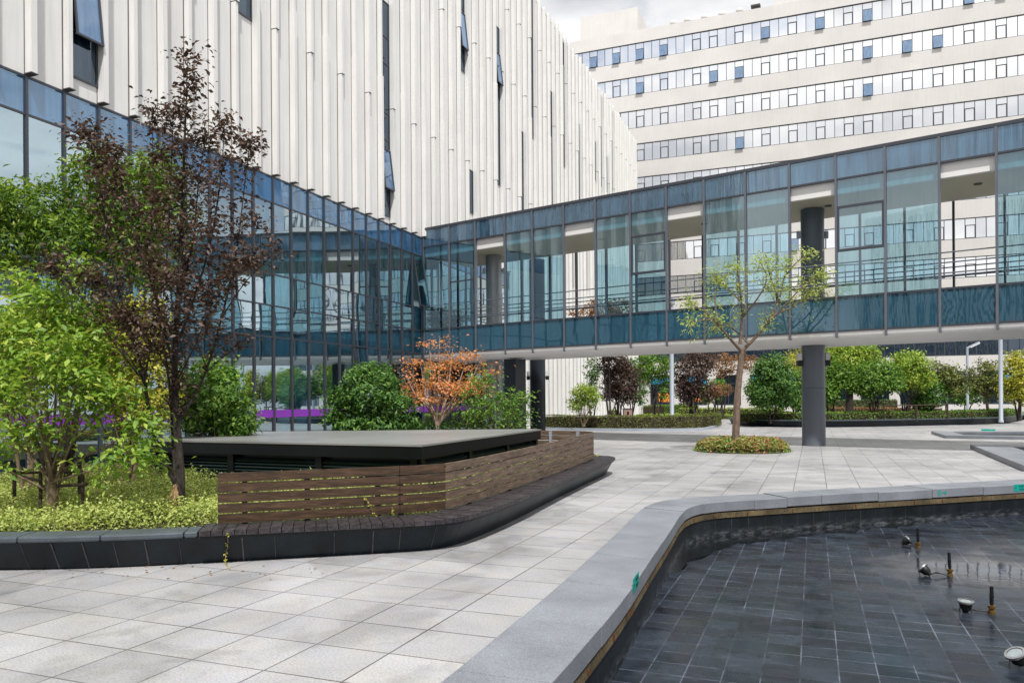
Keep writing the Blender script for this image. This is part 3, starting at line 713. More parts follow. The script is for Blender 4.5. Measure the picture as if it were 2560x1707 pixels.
for k in range(-6, 16):                                   # ground floor shop windows
    x0, x1 = XA+PW*4*k+.5, XA+PW*4*(k+1)-.5
    m = MB(); m.box(x0, x1, YF+.12, YF+.2, GH-.10, GH-.004); m.box(x0, x1, YF+.12, YF+.2, 3.25, 3.33); m.box(x0, x1, YF+.12, YF+.2, .903, 1.0)
    for x in (x0, (x0+x1)/2-.04, x1-.08): m.box(x, x+.08, YF+.12, YF+.2, 1.0, GH-.1)
    wn = m.build('ground_floor_window', M['steel'], office)
    p = MB(); p.box(x0, x1, YF+.15, YF+.17, 1.0, 3.25); p.build('pane', M['gl_dark'], wn)
    p = MB(); p.box(x0, x1, YF+.15, YF+.17, 3.33, GH-.1); p.build('top_panel', M['blue_board'] if k % 3 != 1 else M['gl_dark'], wn)
    if k in (2, 3): MB().box(x0+.9, x1-.5, YF+.06, YF+.11, 1.3, 2.3 if k == 2 else 1.8).build('orange_board', M['orange'], wn)
for i, x in enumerate((-14.6, -13.0, -11.1, -9.2, -7.3)):
    m = MB(); y = YF+.8; r = .42
    m.lathe((x, y, 44.15), [(.36,0),(.36,.42)], 14)
    m.lathe((x, y, 44.5), [(r,0),(r*1.02,.12),(r*.9,.3),(r*.55,.43),(.05,.5)], 14); m.build('roof_vent', M['cream'], office, True)
m = MB(); m.box(-5.9,-5.3,YF+.6,YF+1.1,44.2,44.75); m.box(-6.1,-5.1,YF+.4,YF+1.3,44.75,44.9); m.build('roof_hatch', M['joint'], office)

# ================================================================== FOOTBRIDGE
A0 = Vector((-17.0, 32.02, 0)); BD = Vector((22.07, -5.73, 0)).normalized(); BN = Vector((-BD.y, BD.x, 0)); BW = 3.6
def BP(s, q, z): return A0 + BD*s + BN*q + UP*z
def onB(x, y): r = ray(x, y); t = (A0-EYE).dot(BN)/r.dot(BN); return EYE + r*t
def sB(x, y=600): return (onB(x, y)-A0).dot(BD)
ZB, ZS, ZSILL, ZBEAM, ZHEAD, ZTOP = 3.56, 3.86, 5.0, 8.40, 8.86, 9.70
bridge = thing('footbridge', 'glazed footbridge crossing between the buildings on round columns', 'footbridge', BP(17, BW/2, ZB))
def bbox(m, s0, s1, q0, q1, z0, z1): return m.obox(BP((s0+s1)/2, (q0+q1)/2, (z0+z1)/2), BD*(s1-s0)/2, BN*(q1-q0)/2, UP*(z1-z0)/2)
def bprism(m, prof, s0, s1):
    n = len(prof); vs = [tuple(BP(s0, q, z)) for q, z in prof] + [tuple(BP(s1, q, z)) for q, z in prof]
    return m.add(vs, [tuple(range(n)), tuple(range(2*n-1, n-1, -1))] + [(i, (i+1)%n, n+(i+1)%n, n+i) for i in range(n)])
SEND = 36.0
cs = [sB(x) for x in (975,1032,1092,1160,1223,1295,1368,1448,1531,1618,1713,1814,1921,2034,2158.5,2290)]
cs[0] = .06
while cs[-1] < SEND-1: cs.append(cs[-1]+1.52)
S1 = cs[-1]
m = MB(); prof = [(0,ZS),(0,ZS-.13),(.04,ZS-.19),(.14,ZS-.245),(.34,ZS-.285),(.7,ZB)] + [(BW-.7,ZB),(BW-.34,ZS-.285),(BW-.14,ZS-.245),(BW-.04,ZS-.19),(BW,ZS-.13),(BW,ZS)]
bprism(m, prof, 0, S1); m.build('white_soffit', M['fascia'], bridge, True)
m = MB(); bbox(m, 0, S1, .12, BW-.12, 4.55, 4.72); m.build('deck', M['grey_floor'], bridge)
m = MB(); bbox(m, 0, S1, .22, BW-.22, ZBEAM, ZBEAM+.08); m.build('ceiling', M['ceiling'], bridge)
m = MB(); bbox(m, 0, S1, .085, .24, ZBEAM-.004, ZHEAD+.1); bbox(m, 0, S1, BW-.24, BW-.13, ZBEAM-.004, ZHEAD+.1); m.build('white_beam', M['fascia'], bridge)
m = MB(); bbox(m, -.0, S1, -.03, BW+.03, ZTOP-.06, ZTOP+.05); m.build('roof', M['steel'], bridge)
for q0, q1, qr in ((-.045, .10, 0), (BW-.10, BW+.045, BW)):
    front = qr == 0
    for i, s in enumerate(cs):
        m = MB(); bbox(m, s-.035, s+.035, q0, q1, ZS-.20 if front else ZS-.1, ZTOP-.061); m.build('mullion', M['steel_edge'] if front else M['steel'], bridge)
    for z in (ZHEAD, ZSILL, ZS+.02):
        m = MB()
        for a, b in zip(cs, cs[1:]): bbox(m, a+.036, b-.036, q0+.02, q1-.02, z-.03, z+.03)
        m.build('transom', M['steel'], bridge)
OPENB = {2,5,8,11,14,17}; SASH = {7,12}
def panel(m, a, b, q, z0, z1, tw=.004):
    t1, t2, bw = random.gauss(0,tw), random.gauss(0,tw*.6), random.gauss(0,tw)
    rows = []
    for i in range(5):
        v = i/4; row = []
        for j in range(5):
            u = j/4; row.append(tuple(BP(a+(b-a)*u, q+t1*(u-.5)+t2*(v-.5)+bw*(1-(2*u-1)**2)*(1-(2*v-1)**2), z0+(z1-z0)*v)))
        rows.append(row)
    return m.strip(rows)
for i, (a, b) in enumerate(zip(cs, cs[1:])):
    a += .036; b -= .036
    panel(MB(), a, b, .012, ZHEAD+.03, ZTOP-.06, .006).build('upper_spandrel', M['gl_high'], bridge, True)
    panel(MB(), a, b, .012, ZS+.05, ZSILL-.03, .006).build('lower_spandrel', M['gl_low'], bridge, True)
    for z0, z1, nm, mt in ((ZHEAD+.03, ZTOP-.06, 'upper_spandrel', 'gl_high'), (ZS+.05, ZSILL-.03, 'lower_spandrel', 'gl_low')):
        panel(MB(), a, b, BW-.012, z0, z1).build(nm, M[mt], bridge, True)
    if i in OPENB: continue
    if i in SASH:
        z1, z2 = 7.93, 6.52
        panel(MB(), a, b, .014, z1+.04, ZHEAD-.03).build('glass_pane', M['gl_bridge'], bridge, True)
        m = MB()
        for z in (z1, z2): bbox(m, a, b, -.03, .08, z-.04, z+.04)
        for s0, s1 in ((a, a+.06), (b-.06, b)): bbox(m, s0, s1, -.025, .05, z2+.04, z1-.04)
        sf = m.build('window_sash', M['steel'], bridge)
        panel(MB(), a+.06, b-.06, -.005, z2+.04, z1-.04).build('sash_pane', M['gl_bridge'], sf, True)
        panel(MB(), a, b, .014, ZSILL+.03, z2-.04).build('glass_pane', M['gl_bridge'], bridge, True)
    else:
        if i == 1:
            m = MB(); bbox(m, a, b, -.02, .06, 7.05, 7.10); m.build('transom', M['steel'], bridge)
        panel(MB(), a, b, .014, ZSILL+.03, ZHEAD-.03).build('glass_pane', M['gl_bridge'], bridge, True)
for q in (.20, BW-.20):
    for z in (5.42, 5.82, 6.13, 5.50 if q < 1 else 5.2):
        m = MB(); m.tube([BP(.1, q, z), BP(S1-.1, q, z)], .022, 8); m.build('handrail', M['steel_edge'], bridge, True)
for i in (5, 8, 14, 11, 2):
    m = MB(); c = BP((cs[i]+cs[i+1])/2+.15, 1.5, ZBEAM-.012)
    m.lathe(c, [(.12,-.015),(.12,.012)], 16); m.build('ceiling_light', M['joint'], bridge, True)

# ================================================================== COLUMNS
def column(px, q, rad, label, lamp_z=(), mat='column', zt=ZBEAM-.01, base=None, lampdir=None):
    r = ray(px, 900); n = BN; t = (A0 + BN*q - EYE).dot(n)/r.dot(n); c = (EYE + r*t) if base is None else Vector(base); c.z = 0
    th = thing('round_column', label, 'column', c, 'round columns of the footbridge')
    m = MB(); zj = [0, 2.05, 4.1, 6.05, zt]; zj = [z for z in zj if z < zt] + [zt]
    for a, b in zip(zj, zj[1:]): m.lathe(c, [(rad-.012,a),(rad,a+.012),(rad,b-.012),(rad-.012,b)], 40)
    m.build('shaft', M[mat], th, True)
    d = Vector((RIGHT.x, RIGHT.y, 0)).normalized()
    for z in lamp_z:
        for sgn in (-1, 1):
            p = c + d*sgn*(rad+.10) + UP*z
            if z > 6:
                l = MB(); l.obox(p, d*.055, Vector((-d.y,d.x,0))*.055, UP*.13); l.obox(p-d*sgn*.08, d*.025, Vector((-d.y,d.x,0))*.025, UP*.03); l.build('wall_lamp', M['pole'], th); continue
            l = MB(); l.obox(p-UP*.12, d*.085, Vector((-d.y,d.x,0))*.085, UP*.10); l.obox(p-d*sgn*.10-UP*.1, d*.03, Vector((-d.y,d.x,0))*.03, UP*.03)
            lo = l.build('wall_lamp', M['black_iron'], th)
            l = MB(); l.obox(p+UP*.11, d*.075, Vector((-d.y,d.x,0))*.075, UP*.12); l.build('lamp_head', M['lamp_white'] if z > 1 else M['steel'], lo)
    return th
column(1868.5, 1.75, .395, 'thick charcoal round column carrying the footbridge at the right', (3.05, 7.5))
column(1136, 1.75, .37, 'pale grey round column standing inside the footbridge near the glass corner', (7.7,), 'column_pale')
th = column(1232, 0, .40, 'charcoal round column behind the footbridge with two dark lamps', (2.95,), 'dark_pier', 9.0, (-13.4, 37.9, 0))
# dark pier under the bridge near the glass corner
p = BP((sB(1146, 850)), 1.2, 0)
MB().obox(p+UP*1.76, BD*.31, BN*.4, UP*1.75).build('shaft', M['dark_pier'], thing('square_pier', 'dark square pier under the footbridge behind the orange maple', 'pier', p))

# ================================================================== BUILDING ACROSS THE PLAZA (behind the camera, mirrored in the glass)
opp = thing('opposite_building', 'finned building across the plaza mirrored in the footbridge glass', 'building', (5, -46, 0))
MB().box(-34, 46, -60, -46.0, 0, 24).build('wall', M['gl_dark'], opp)
MB().box(-34.2, 46.2, -60.2, -45.8, 24.0, 24.8).build('parapet', M['white_wall'], opp)
f0 = MB().box(-33.9, -33.25, -46.0, -45.45, 4.2, 24.0).build('fin', M['white_fin'], opp)
for k in range(1, 66): copy_part(f0, (1.21*k, 0, 0))
MB().box(-34, 46, -46.0, -45.6, 3.2, 4.19).build('cornice', M['white_wall'], opp)

# ================================================================== PLANTER WITH BENCH
ZC = .36
def dense(pts, k=6, smooth=2):
    p = [Vector((a[0], a[1], 0)) for a in pts]
    for _ in range(smooth):                                   # Chaikin corner cutting
        q = [p[0]]
        for a, b in zip(p, p[1:]): q += [a*.75+b*.25, a*.25+b*.75]
        q.append(p[-1]); p = q
    return [(v.x, v.y) for v in p]
CT = [(-10.4,4.4),(-9.0,4.75),(-7.59,5.29),(-6.64,5.76),(-5.86,6.30),(-5.08,6.86),(-4.3,7.42),(-3.86,7.80),(-3.72,8.35),(-3.75,9.97),(-3.96,12.61),(-4.16,16.6),(-4.24,17.35),(-4.55,17.75),(-5.2,17.95),(-6.6,18.0)]
ctop = dense(CT)
cbase = offset(ctop, .20); cin = offset(ctop, .52); cap_i = offset(ctop, .36)
# index where the stone cap hands over to the timber seat
js = min(range(len(ctop)), key=lambda i: math.dist(ctop[i], (-5.86,6.30)))
je = min(range(len(ctop)), key=lambda i: math.dist(ctop[i], (-4.55,17.75)))
pl = thing('planter_wall', 'curved black stone planter wall with leaning face along the plaza', 'planter', (-5.5, 8, 0))
m = MB(); m.strip([[(a[0],a[1],z) for a in q] for q, z in ((cbase,0),(offset(ctop,.03),ZC-.055),(cin,ZC-.055),(cin,.05))]); pwm = m
d = along(ctop)
def lerp_at(pts, d, s):
    k = max(j for j in range(len(d)-1) if d[j] <= s+1e-9); t = (s-d[k])/(d[k+1]-d[k]); return Vector((pts[k][0]+(pts[k+1][0]-pts[k][0])*t, pts[k][1]+(pts[k+1][1]-pts[k][1])*t, 0))
# pale mortar runs at the joints
jm = MB(); s = .2
while s < d[-1]-.5:
    wdt = random.choice((.002,.002,.003,.006)); a0 = lerp_at(cbase, d, s); a1 = lerp_at(offset(ctop,.03), d, s); n = Vector(((a1-a0).x, (a1-a0).y, 0)).normalized(); t = Vector((-n.y,n.x,0))
    b = a0*.35+a1*.65 if wdt < .005 else a1*.55+a0*.45; zz = (ZC-.06)*(.98)
    lo = a0 + n*.006; hi = a1 + n*.006
    jm.add([lo-t*wdt+UP*.01, lo+t*wdt*1.6+UP*.01, hi+t*wdt+UP*zz, hi-t*wdt+UP*zz], [(0,1,2,3)])
    s += random.choice((.30,.33,.42,.62))
M['mortar'] = surf('lime_run', (.12,.13,.13), .8, 0, .2, .6, 9); pwm.build('wall', M['black_stone'], pl, extra=(jm, M['mortar']))
# stone cap, one piece between joints
s = 0.0
while s < d[js]-.05:
    e_ = min(s+random.choice((.62,.75,.8)), d[js]-.003)
    n = 5; O = [lerp_at(ctop, d, s+.003+(e_-s-.006)*i/n) for i in range(n+1)]; I = [lerp_at(cap_i, d, s+.003+(e_-s-.006)*i/n) for i in range(n+1)]
    m = MB(); m.prism([(p.x,p.y) for p in O]+[(p.x,p.y) for p in I[::-1]], ZC-.052, ZC+.012); m.build('stone_cap', M['cap_stone'], pl, bevel=.018); s = e_
# timber seat: slats across the wall top
seat = thing('timber_bench', 'dark timber slat seat along the top of the planter wall', 'bench', (-4.2, 9, ZC))
m = MB(); s = d[js]+.012; so2 = offset(ctop, -.02)
while s < d[je]+.6 and s < d[-1]-.2:
    wd = .118; a, b = lerp_at(so2, d, s), lerp_at(so2, d, s+wd-.007); p, q = lerp_at(cin, d, s), lerp_at(cin, d, s+wd-.007)
    dz = random.uniform(-.003,.003)
    m.add([(a.x,a.y,ZC-.04),(b.x,b.y,ZC-.04),(q.x,q.y,ZC-.04),(p.x,p.y,ZC-.04),(a.x,a.y,ZC+.012+dz),(b.x,b.y,ZC+.012+dz),(q.x,q.y,ZC+.012+dz),(p.x,p.y,ZC+.012+dz)],
          [(0,3,2,1),(4,5,6,7),(0,1,5,4),(1,2,6,5),(2,3,7,6),(3,0,4,7)]); s += wd
m.build('seat_slats', M['deck'], seat)
m = MB(); rr = [lerp_at(offset(ctop,.02), d, d[js]+(d[je]-d[js])*i/60) for i in range(61)]
m.strip([[(p.x,p.y,ZC-.075) for p in rr],[(p.x,p.y,ZC-.042) for p in rr]]); m.build('seat_rail', M['black_iron'], seat)
# slatted back screen
SCR = [(-6.05,6.62),(-5.35,7.2),(-4.55,7.9),(-4.25,8.2),(-4.13,8.55),(-4.15,10.24),(-4.3,13.2),(-4.50,16.3),(-4.6,16.75),(-4.95,16.98),(-5.6,17.05),(-7.6,17.15)]
scr = dense(SCR, smooth=2); ds = along(scr)
screen = thing('slatted_screen', 'brown horizontal timber slat screen behind the bench', 'timber screen', (-4.3, 9, ZC))
HT = lambda f: .575 + .05*f
zrow = 5
kmat = min(range(len(scr)), key=lambda i: math.dist(scr[i], (-4.13,8.45)))
seams = [0, ds[kmat]-.62, ds[kmat]-.02, ds[kmat]+2.2, ds[kmat]+4.6, ds[kmat]+7.4, ds[-1]*.9, ds[-1]]
for si, (a, b) in enumerate(zip(seams, seams[1:])):
    for r_ in range(zrow):
        n = max(2, int((b-a)/.12)); P = [lerp_at(scr, ds, min(a+.003+(b-a-.006)*i/n, ds[-1]-.001)) for i in range(n+1)]
        m = MB(); rows = []
        z0 = ZC+.03+r_*.112; z1 = z0+.099; jit = random.uniform(-.003,.003)
        for i, p in enumerate(P):
            q0 = P[max(i-1,0)]; q1 = P[min(i+1,n)]; t = (q1-q0).normalized(); nn = Vector((t.y,-t.x,0)); sc_ = 1+.06*min(1, ds and (a+(b-a)*i/n)/ds[-1])
            o_ = p+nn*jit; rows.append([(o_.x+nn.x*.014,o_.y+nn.y*.014,z0*sc_),(o_.x+nn.x*.014,o_.y+nn.y*.014,z1*sc_),(o_.x-nn.x*.014,o_.y-nn.y*.014,z1*sc_),(o_.x-nn.x*.014,o_.y-nn.y*.014,z0*sc_)])
        m.strip(rows, True); k = len(m.v); m.f += [(3,2,1,0),(k-4,k-3,k-2,k-1)]
        m.build('plank', M['wood'] if b <= ds[kmat]+.05 else M['wood_grey'], screen)
for s in [.28, .95, 1.75, ds[kmat]-.6, ds[kmat]+.7, ds[kmat]+2.2, ds[kmat]+3.9, ds[kmat]+5.6, ds[kmat]+7.4, ds[kmat]+8.8, ds[-1]-1.9]:
    p = lerp_at(scr, ds, s); q = lerp_at(scr, ds, min(s+.02, ds[-1]-.001)); t = (q-p).normalized(); nn = Vector((-t.y,t.x,0)); far = s > ds[kmat]+7
    MB().obox(p+nn*.045+UP*(ZC+.28), t*.03, nn*.025, UP*(.30 if not far else .33)).build('post', M['black_iron'] if not far else M['pole'], screen)

# ================================================================== VENT SHELTER
RZ = 1.05
rp = [(-11.1,10.35),(-5.45,10.2),(-5.65,16.2),(-5.95,16.3),(-11.55,13.65)]
sh = thing('vent_shelter', 'low black louvred vent shelter with flat pale roof inside the planter', 'vent shelter', (-8, 13, .3))
MB().prism(rp, RZ-.03, RZ).build('roof', M['roof_felt'], sh)
def inset(poly, k):
    n = len(poly); o = []
    for i in range(n):
        a, b, c = Vector(poly[i-1]).to_2d(), Vector(poly[i]).to_2d(), Vector(poly[(i+1)%n]).to_2d()
        d1 = (b-a).normalized(); d2 = (c-b).normalized(); n1 = Vector((-d1.y,d1.x)); n2 = Vector((-d2.y,d2.x)); bs = (n1+n2).normalized(); q = b + bs*(k/max(.4,bs.dot(n1))); o.append((q.x,q.y))
    return o
MB().prism(inset(rp,.012), RZ-.22, RZ-.032).build('fascia', M['shelter'], sh)
MB().prism(inset(rp,.20), .3, RZ-.222).build('core', M['shelter'], sh)
lp = inset(rp, .12)
for ei in (0, 1, 4):
    a, b = Vector((*lp[ei],0)), Vector((*lp[(ei+1)%5],0)); t = (b-a).normalized(); nn = Vector((t.y,-t.x,0)); Ln = (b-a).length
    nseg = max(1, round(Ln/1.9))
    for k in range(nseg):
        s0, s1 = Ln*k/nseg+.08, Ln*(k+1)/nseg-.08; m = MB(); z = .36
        while z < RZ-.25:
            c = a+t*(s0+s1)/2+UP*z; m.obox(c, t*(s1-s0)/2, (nn*.04-UP*.025), (nn*.004+UP*.006)); z += .055
        m.build('louvre_panel', M['louvre'], sh)
    for k in range(nseg+1):
        c = a+t*min(max(Ln*k/nseg,.05),Ln-.05); MB().obox(c+UP*((RZ-.225)/2), t*.06, nn*.06, UP*((RZ-.225)/2)).build('post', M['shelter'], sh)

# ================================================================== FOLIAGE TOOLS
def leaf_mesh(name, mat, parent, pos, nrm, size, asp=.5, tdir=None, **props):
    n = len(pos); pos = np.asarray(pos, float); nrm = np.asarray(nrm, float)
    nrm /= np.linalg.norm(nrm, axis=1, keepdims=True)+1e-9
    r = rng.normal(size=(n,3)) if tdir is None else np.asarray(tdir, float) + rng.normal(size=(n,3))*.25
    t = r - nrm*(r*nrm).sum(1, keepdims=True); t /= np.linalg.norm(t, axis=1, keepdims=True)+1e-9
    b = np.cross(nrm, t); size = np.broadcast_to(np.asarray(size, float), (n,))[:,None]
    org = np.array(wloc(parent)) if parent else np.zeros(3); p = pos - org
    fold = rng.uniform(.02,.16,(n,1)); mid = rng.uniform(-.08,.08,(n,1))
    V = np.empty((n,4,3))
    V[:,0] = p - t*size*.5; V[:,2] = p + t*size*.5 - nrm*size*rng.uniform(0,.25,(n,1))
    V[:,1] = p + t*size*mid - b*size*asp*.5 + nrm*size*fold; V[:,3] = p + t*size*mid + b*size*asp*.5 + nrm*size*fold
    me = bpy.data.meshes.new(name); me.vertices.add(n*4); me.vertices.foreach_set('co', V.reshape(-1))
    idx = (np.arange(n)[:,None]*4 + np.array([0,1,2,0,2,3])[None]).reshape(-1)
    me.loops.add(n*6); me.loops.foreach_set('vertex_index', idx.astype(np.int32))
    me.polygons.add(n*2); me.polygons.foreach_set('loop_start', np.arange(0,n*6,3,dtype=np.int32)); me.polygons.foreach_set('loop_total', np.full(n*2,3,dtype=np.int32))
    me.update(); me.validate(); me.materials.append(mat)
    o = bpy.data.objects.new(name, me); COL.objects.link(o)
    if parent: o.parent = parent
    for k, v in props.items(): o[k] = v
    return o
def unit(v): return v/(np.linalg.norm(v, axis=-1, keepdims=True)+1e-9)
def lobes_px(Z, L, squash=.85, jit=.25):
    """crown lobes measured on the photograph (centre x, y, half width, half height) at viewing depth Z -> real ellipsoids"""
    o = []
    for i, q in enumerate(L):
        dz = q[4] if len(q) > 4 else random.uniform(-jit,jit)*q[2]*mpp(Z)
        c = atZ(q[0], q[1], Z+dz); rx = q[2]*mpp(Z); rz = q[3]*mpp(Z); o.append((np.array(c), np.array([rx, rx*squash, rz])))
    return o
def crown(lobes, nclump, per, rc, shell=.55, up=.5, droop=0):
    wts = np.array([r[0]*r[1]*r[2] for _, r in lobes])**.8; wts /= wts.sum()
    ch = rng.choice(len(lobes), nclump, p=wts); C = np.array([l[0] for l in lobes])[ch]; R = np.array([l[1] for l in lobes])[ch]
    dv = unit(rng.normal(size=(nclump,3))); rad = (shell + (1-shell)*rng.random((nclump,1))**.6)*(1+rng.normal(size=(nclump,1))*.07)
    cc = C + dv*R*rad
    pos = np.repeat(cc, per, 0) + rng.normal(size=(nclump*per,3))*np.array([rc,rc,rc*.7])
    nr = np.repeat(unit(dv*.6+np.array([0,0,up])), per, 0) + rng.normal(size=(nclump*per,3))*.55
    return pos, nr, cc
def limb(p0, p1, r0, r1, sag=.12, n=5):
    p0, p1 = Vector(p0), Vector(p1); L_ = (p1-p0).length
    a = Vector((random.gauss(0,1),random.gauss(0,1),random.gauss(0,.5)))*sag*L_*.4
    up = Vector((0,0,-.10*L_))
    pts = []; rad = []
    for i in range(n+1):
        t = i/n; pts.append(p0.lerp(p1,t) + (a+up)*math.sin(PI*t)*.6); rad.append(r0+(r1-r0)*t)
    return pts, rad
def lobe_tree(name, label, cat, base, lobes, mat, barkm, nclump, per, rc, lsize, trunk_r=.06, stems=1, fork=.3, nlimb=14, group=None, asp=.5, shell=.5, up=.5, mat2=None, spread=.12):
    base = Vector(base); t = thing(name, label, cat, base, group)
    pos, nr, cc = crown(lobes, nclump, per, rc, shell, up)
    ok = pos[:,2] > base.z+.03; pos, nr = pos[ok], nr[ok]
    cz = min(l[0][2]-l[1][2] for l in lobes); top = max(l[0][2]+l[1][2] for l in lobes)
    cen = Vector(np.mean([l[0] for l in lobes], 0)); fz = base.z + (cen.z-base.z)*fork
    m = MB(); ends = []
    for s in range(stems):
        an = 2*PI*s/stems+random.random(); f = Vector((base.x+math.cos(an)*spread*(stems>1), base.y+math.sin(an)*spread*(stems>1), fz+random.uniform(-.1,.1)*(fz-base.z)))
        f += Vector(((cen.x-base.x)*fork*.8, (cen.y-base.y)*fork*.8, 0))
        b0 = base + Vector((math.cos(an),math.sin(an),0))*(spread*.25 if stems > 1 else 0)
        mid = b0.lerp(f,.5)+Vector((random.gauss(0,.02),random.gauss(0,.02),0))
        r = trunk_r*(1 if stems == 1 else .62); m.tube([b0-UP*.05, b0+UP*.06, mid, f], [r*1.35, r*1.05, r*.9, r*.75], 8); ends.append((f, r*.7))
    pick = cc[rng.choice(len(cc), min(nlimb*2, len(cc)), replace=False)]
    for i, c in enumerate(pick):
        f, r = ends[i % len(ends)] if i < len(ends) else min(ends, key=lambda q: (q[0]-Vector(c)).length+random.random()*.3)
        pts, rad = limb(f, c, r*(.62 if i < nlimb else .36), r*.12); m.tube(pts, rad, 5, False)
    m.build('trunk', M[barkm], t, True)
    ls = lsize*rng.uniform(.45,1.35,len(pos))
    if mat2:
        k = rng.random(len(pos)) < .5
        leaf_mesh('crown', M[mat], t, pos, nr, ls, asp)
    else: leaf_mesh('crown', M[mat], t, pos, nr, ls, asp)
    return t

# ================================================================== GROUND COVER INSIDE THE PLANTER
import mathutils.geometry as mg
_o1, _o2 = offset(ctop, .36), offset(ctop, .66); inpoly = [(_o1 if i < js else _o2)[i] for i in range(len(ctop))]; region = [(p[0],p[1]) for p in inpoly] + [(-9.5,19.5),(-15.6,19.5),(-15.6,4.4)]
sm = MB(); sm.prism(region if sum(region[i][0]*region[(i+1)%len(region)][1]-region[(i+1)%len(region)][0]*region[i][1] for i in range(len(region))) > 0 else region[::-1], .08, .30)
sm.build('planting_soil', M['soil'], None, kind='structure')
def inside(p, poly):
    x, y = p; c = False; n = len(poly)
    for i in range(n):
        x1, y1 = poly[i]; x2, y2 = poly[i-1]
        if (y1 > y) != (y2 > y) and x < (x2-x1)*(y-y1)/(y2-y1)+x1: c = not c
    return c
shelter_in = inset(rp, .02)
cand = []
while len(cand) < 12000:
    x = random.uniform(-13,-3.6); y = random.uniform(4.4, 16.5)
    if y > 11 and random.random() < .55: continue
    if inside((x,y), region) and not inside((x,y), shelter_in): cand.append((x,y))
cand = np.array(cand)
hgt = .13+.08*np.sin(cand[:,0]*2.1+1)*np.sin(cand[:,1]*1.7) + rng.random(len(cand))*.13
# near the wall the cover is a low bright carpet
pp = np.repeat(np.c_[cand, .30+hgt], 9, 0)*np.array([1,1,1]) - np.c_[np.zeros((len(cand)*9,2)), np.repeat(hgt,9)*rng.random(len(cand)*9)**1.7] + rng.normal(size=(len(cand)*9,3))*np.array([.05,.05,.035])
nn = np.tile(np.array([0,-.25,1.0]), (len(pp),1)) + rng.normal(size=(len(pp),3))*.55
pp[:,2] = np.maximum(pp[:,2], .31)
gc = leaf_mesh('ground_cover', M['lf_cover'], None, pp, nn, .042*rng.uniform(.6,1.3,len(pp)), .6, kind='stuff')
gc['label'] = 'pale yellow green ground cover filling the planter'

# ================================================================== TREES AND SHRUBS OF THE PLANTER
def branch_tree(name, label, cat, base, limbs, mat, barkm, twig_n, twig_len, leaf_n, lsize, asp=.5, dirbias=(0,0,.4), start=.35, flat=0, leafr=.03, group=None, tips=0, seed=1):
    """limbs: list of (points, r0, r1, leafy start fraction)"""
    random.seed(seed)
    t = thing(name, label, cat, base, group); m = MB(); P = []; Nn = []; T = []
    for pts, r0, r1, st, dens in limbs:
        pts = [Vector(p) for p in pts]
        q = dense3(pts); n = len(q); m.tube(q, [r0+(r1-r0)*(i/(n-1))**.8 for i in range(n)], 7)
        L_ = sum((b-a).length for a, b in zip(q, q[1:]))
        nt = int(twig_n*dens*L_*(1-st))
        for k in range(nt):
            f = st+(1-st)*random.random()**.85; i = min(int(f*(n-1)), n-2); p = q[i].lerp(q[i+1], f*(n-1)-i); ax = (q[i+1]-q[i]).normalized()
            an = Vector((random.gauss(0,1),random.gauss(0,1),random.gauss(0,.6 if not flat else .15))).normalized()
            dr = (an*.8+ax*.55+Vector(dirbias)).normalized()
            if flat: dr.z *= .3
            ln = twig_len*random.uniform(.35,1.15)*(1-.55*f); e = p+dr*ln; mid = p.lerp(e,.5)+Vector((random.gauss(0,.03),random.gauss(0,.03),random.gauss(0,.02)))*ln*2
            rt = max(.0022, (r0+(r1-r0)*f)*.30); m.tube([p,mid,e], [rt, rt*.7, .0015], 4, False)
            for j in range(int(leaf_n*random.uniform(.6,1.4))):
                g = (.15+.85*random.random()) if not tips else (1-.35*random.random()**2)
                c = (p.lerp(mid,g*2) if g < .5 else mid.lerp(e,g*2-1))
                o = Vector((random.gauss(0,1),random.gauss(0,1),random.gauss(0,.7 if not flat else .25)))*leafr*(1+2*g)
                P.append(c+o); T.append(dr*.4+o.normalized()*.8+Vector((0,0,-.25))); Nn.append(Vector((random.gauss(0,.6),random.gauss(0,.6),.8))+dr*.2)
    m.build('trunk', M[barkm], t, True)
    P = np.array(P); leaf_mesh('crown', M[mat], t, P, np.array(Nn), lsize*rng.uniform(.45,1.35,len(P)), asp, np.array(T)); return t
def dense3(p, k=2):
    for _ in range(k):
        q = [p[0]]
        for a, b in zip(p, p[1:]): q += [a*.75+b*.25, a*.25+b*.75]
        q.append(p[-1]); p = q
    return p
def W(Z, *pts): return [atZ(x, y, Z+(q[0] if q else 0)) for x, y, *q in pts]

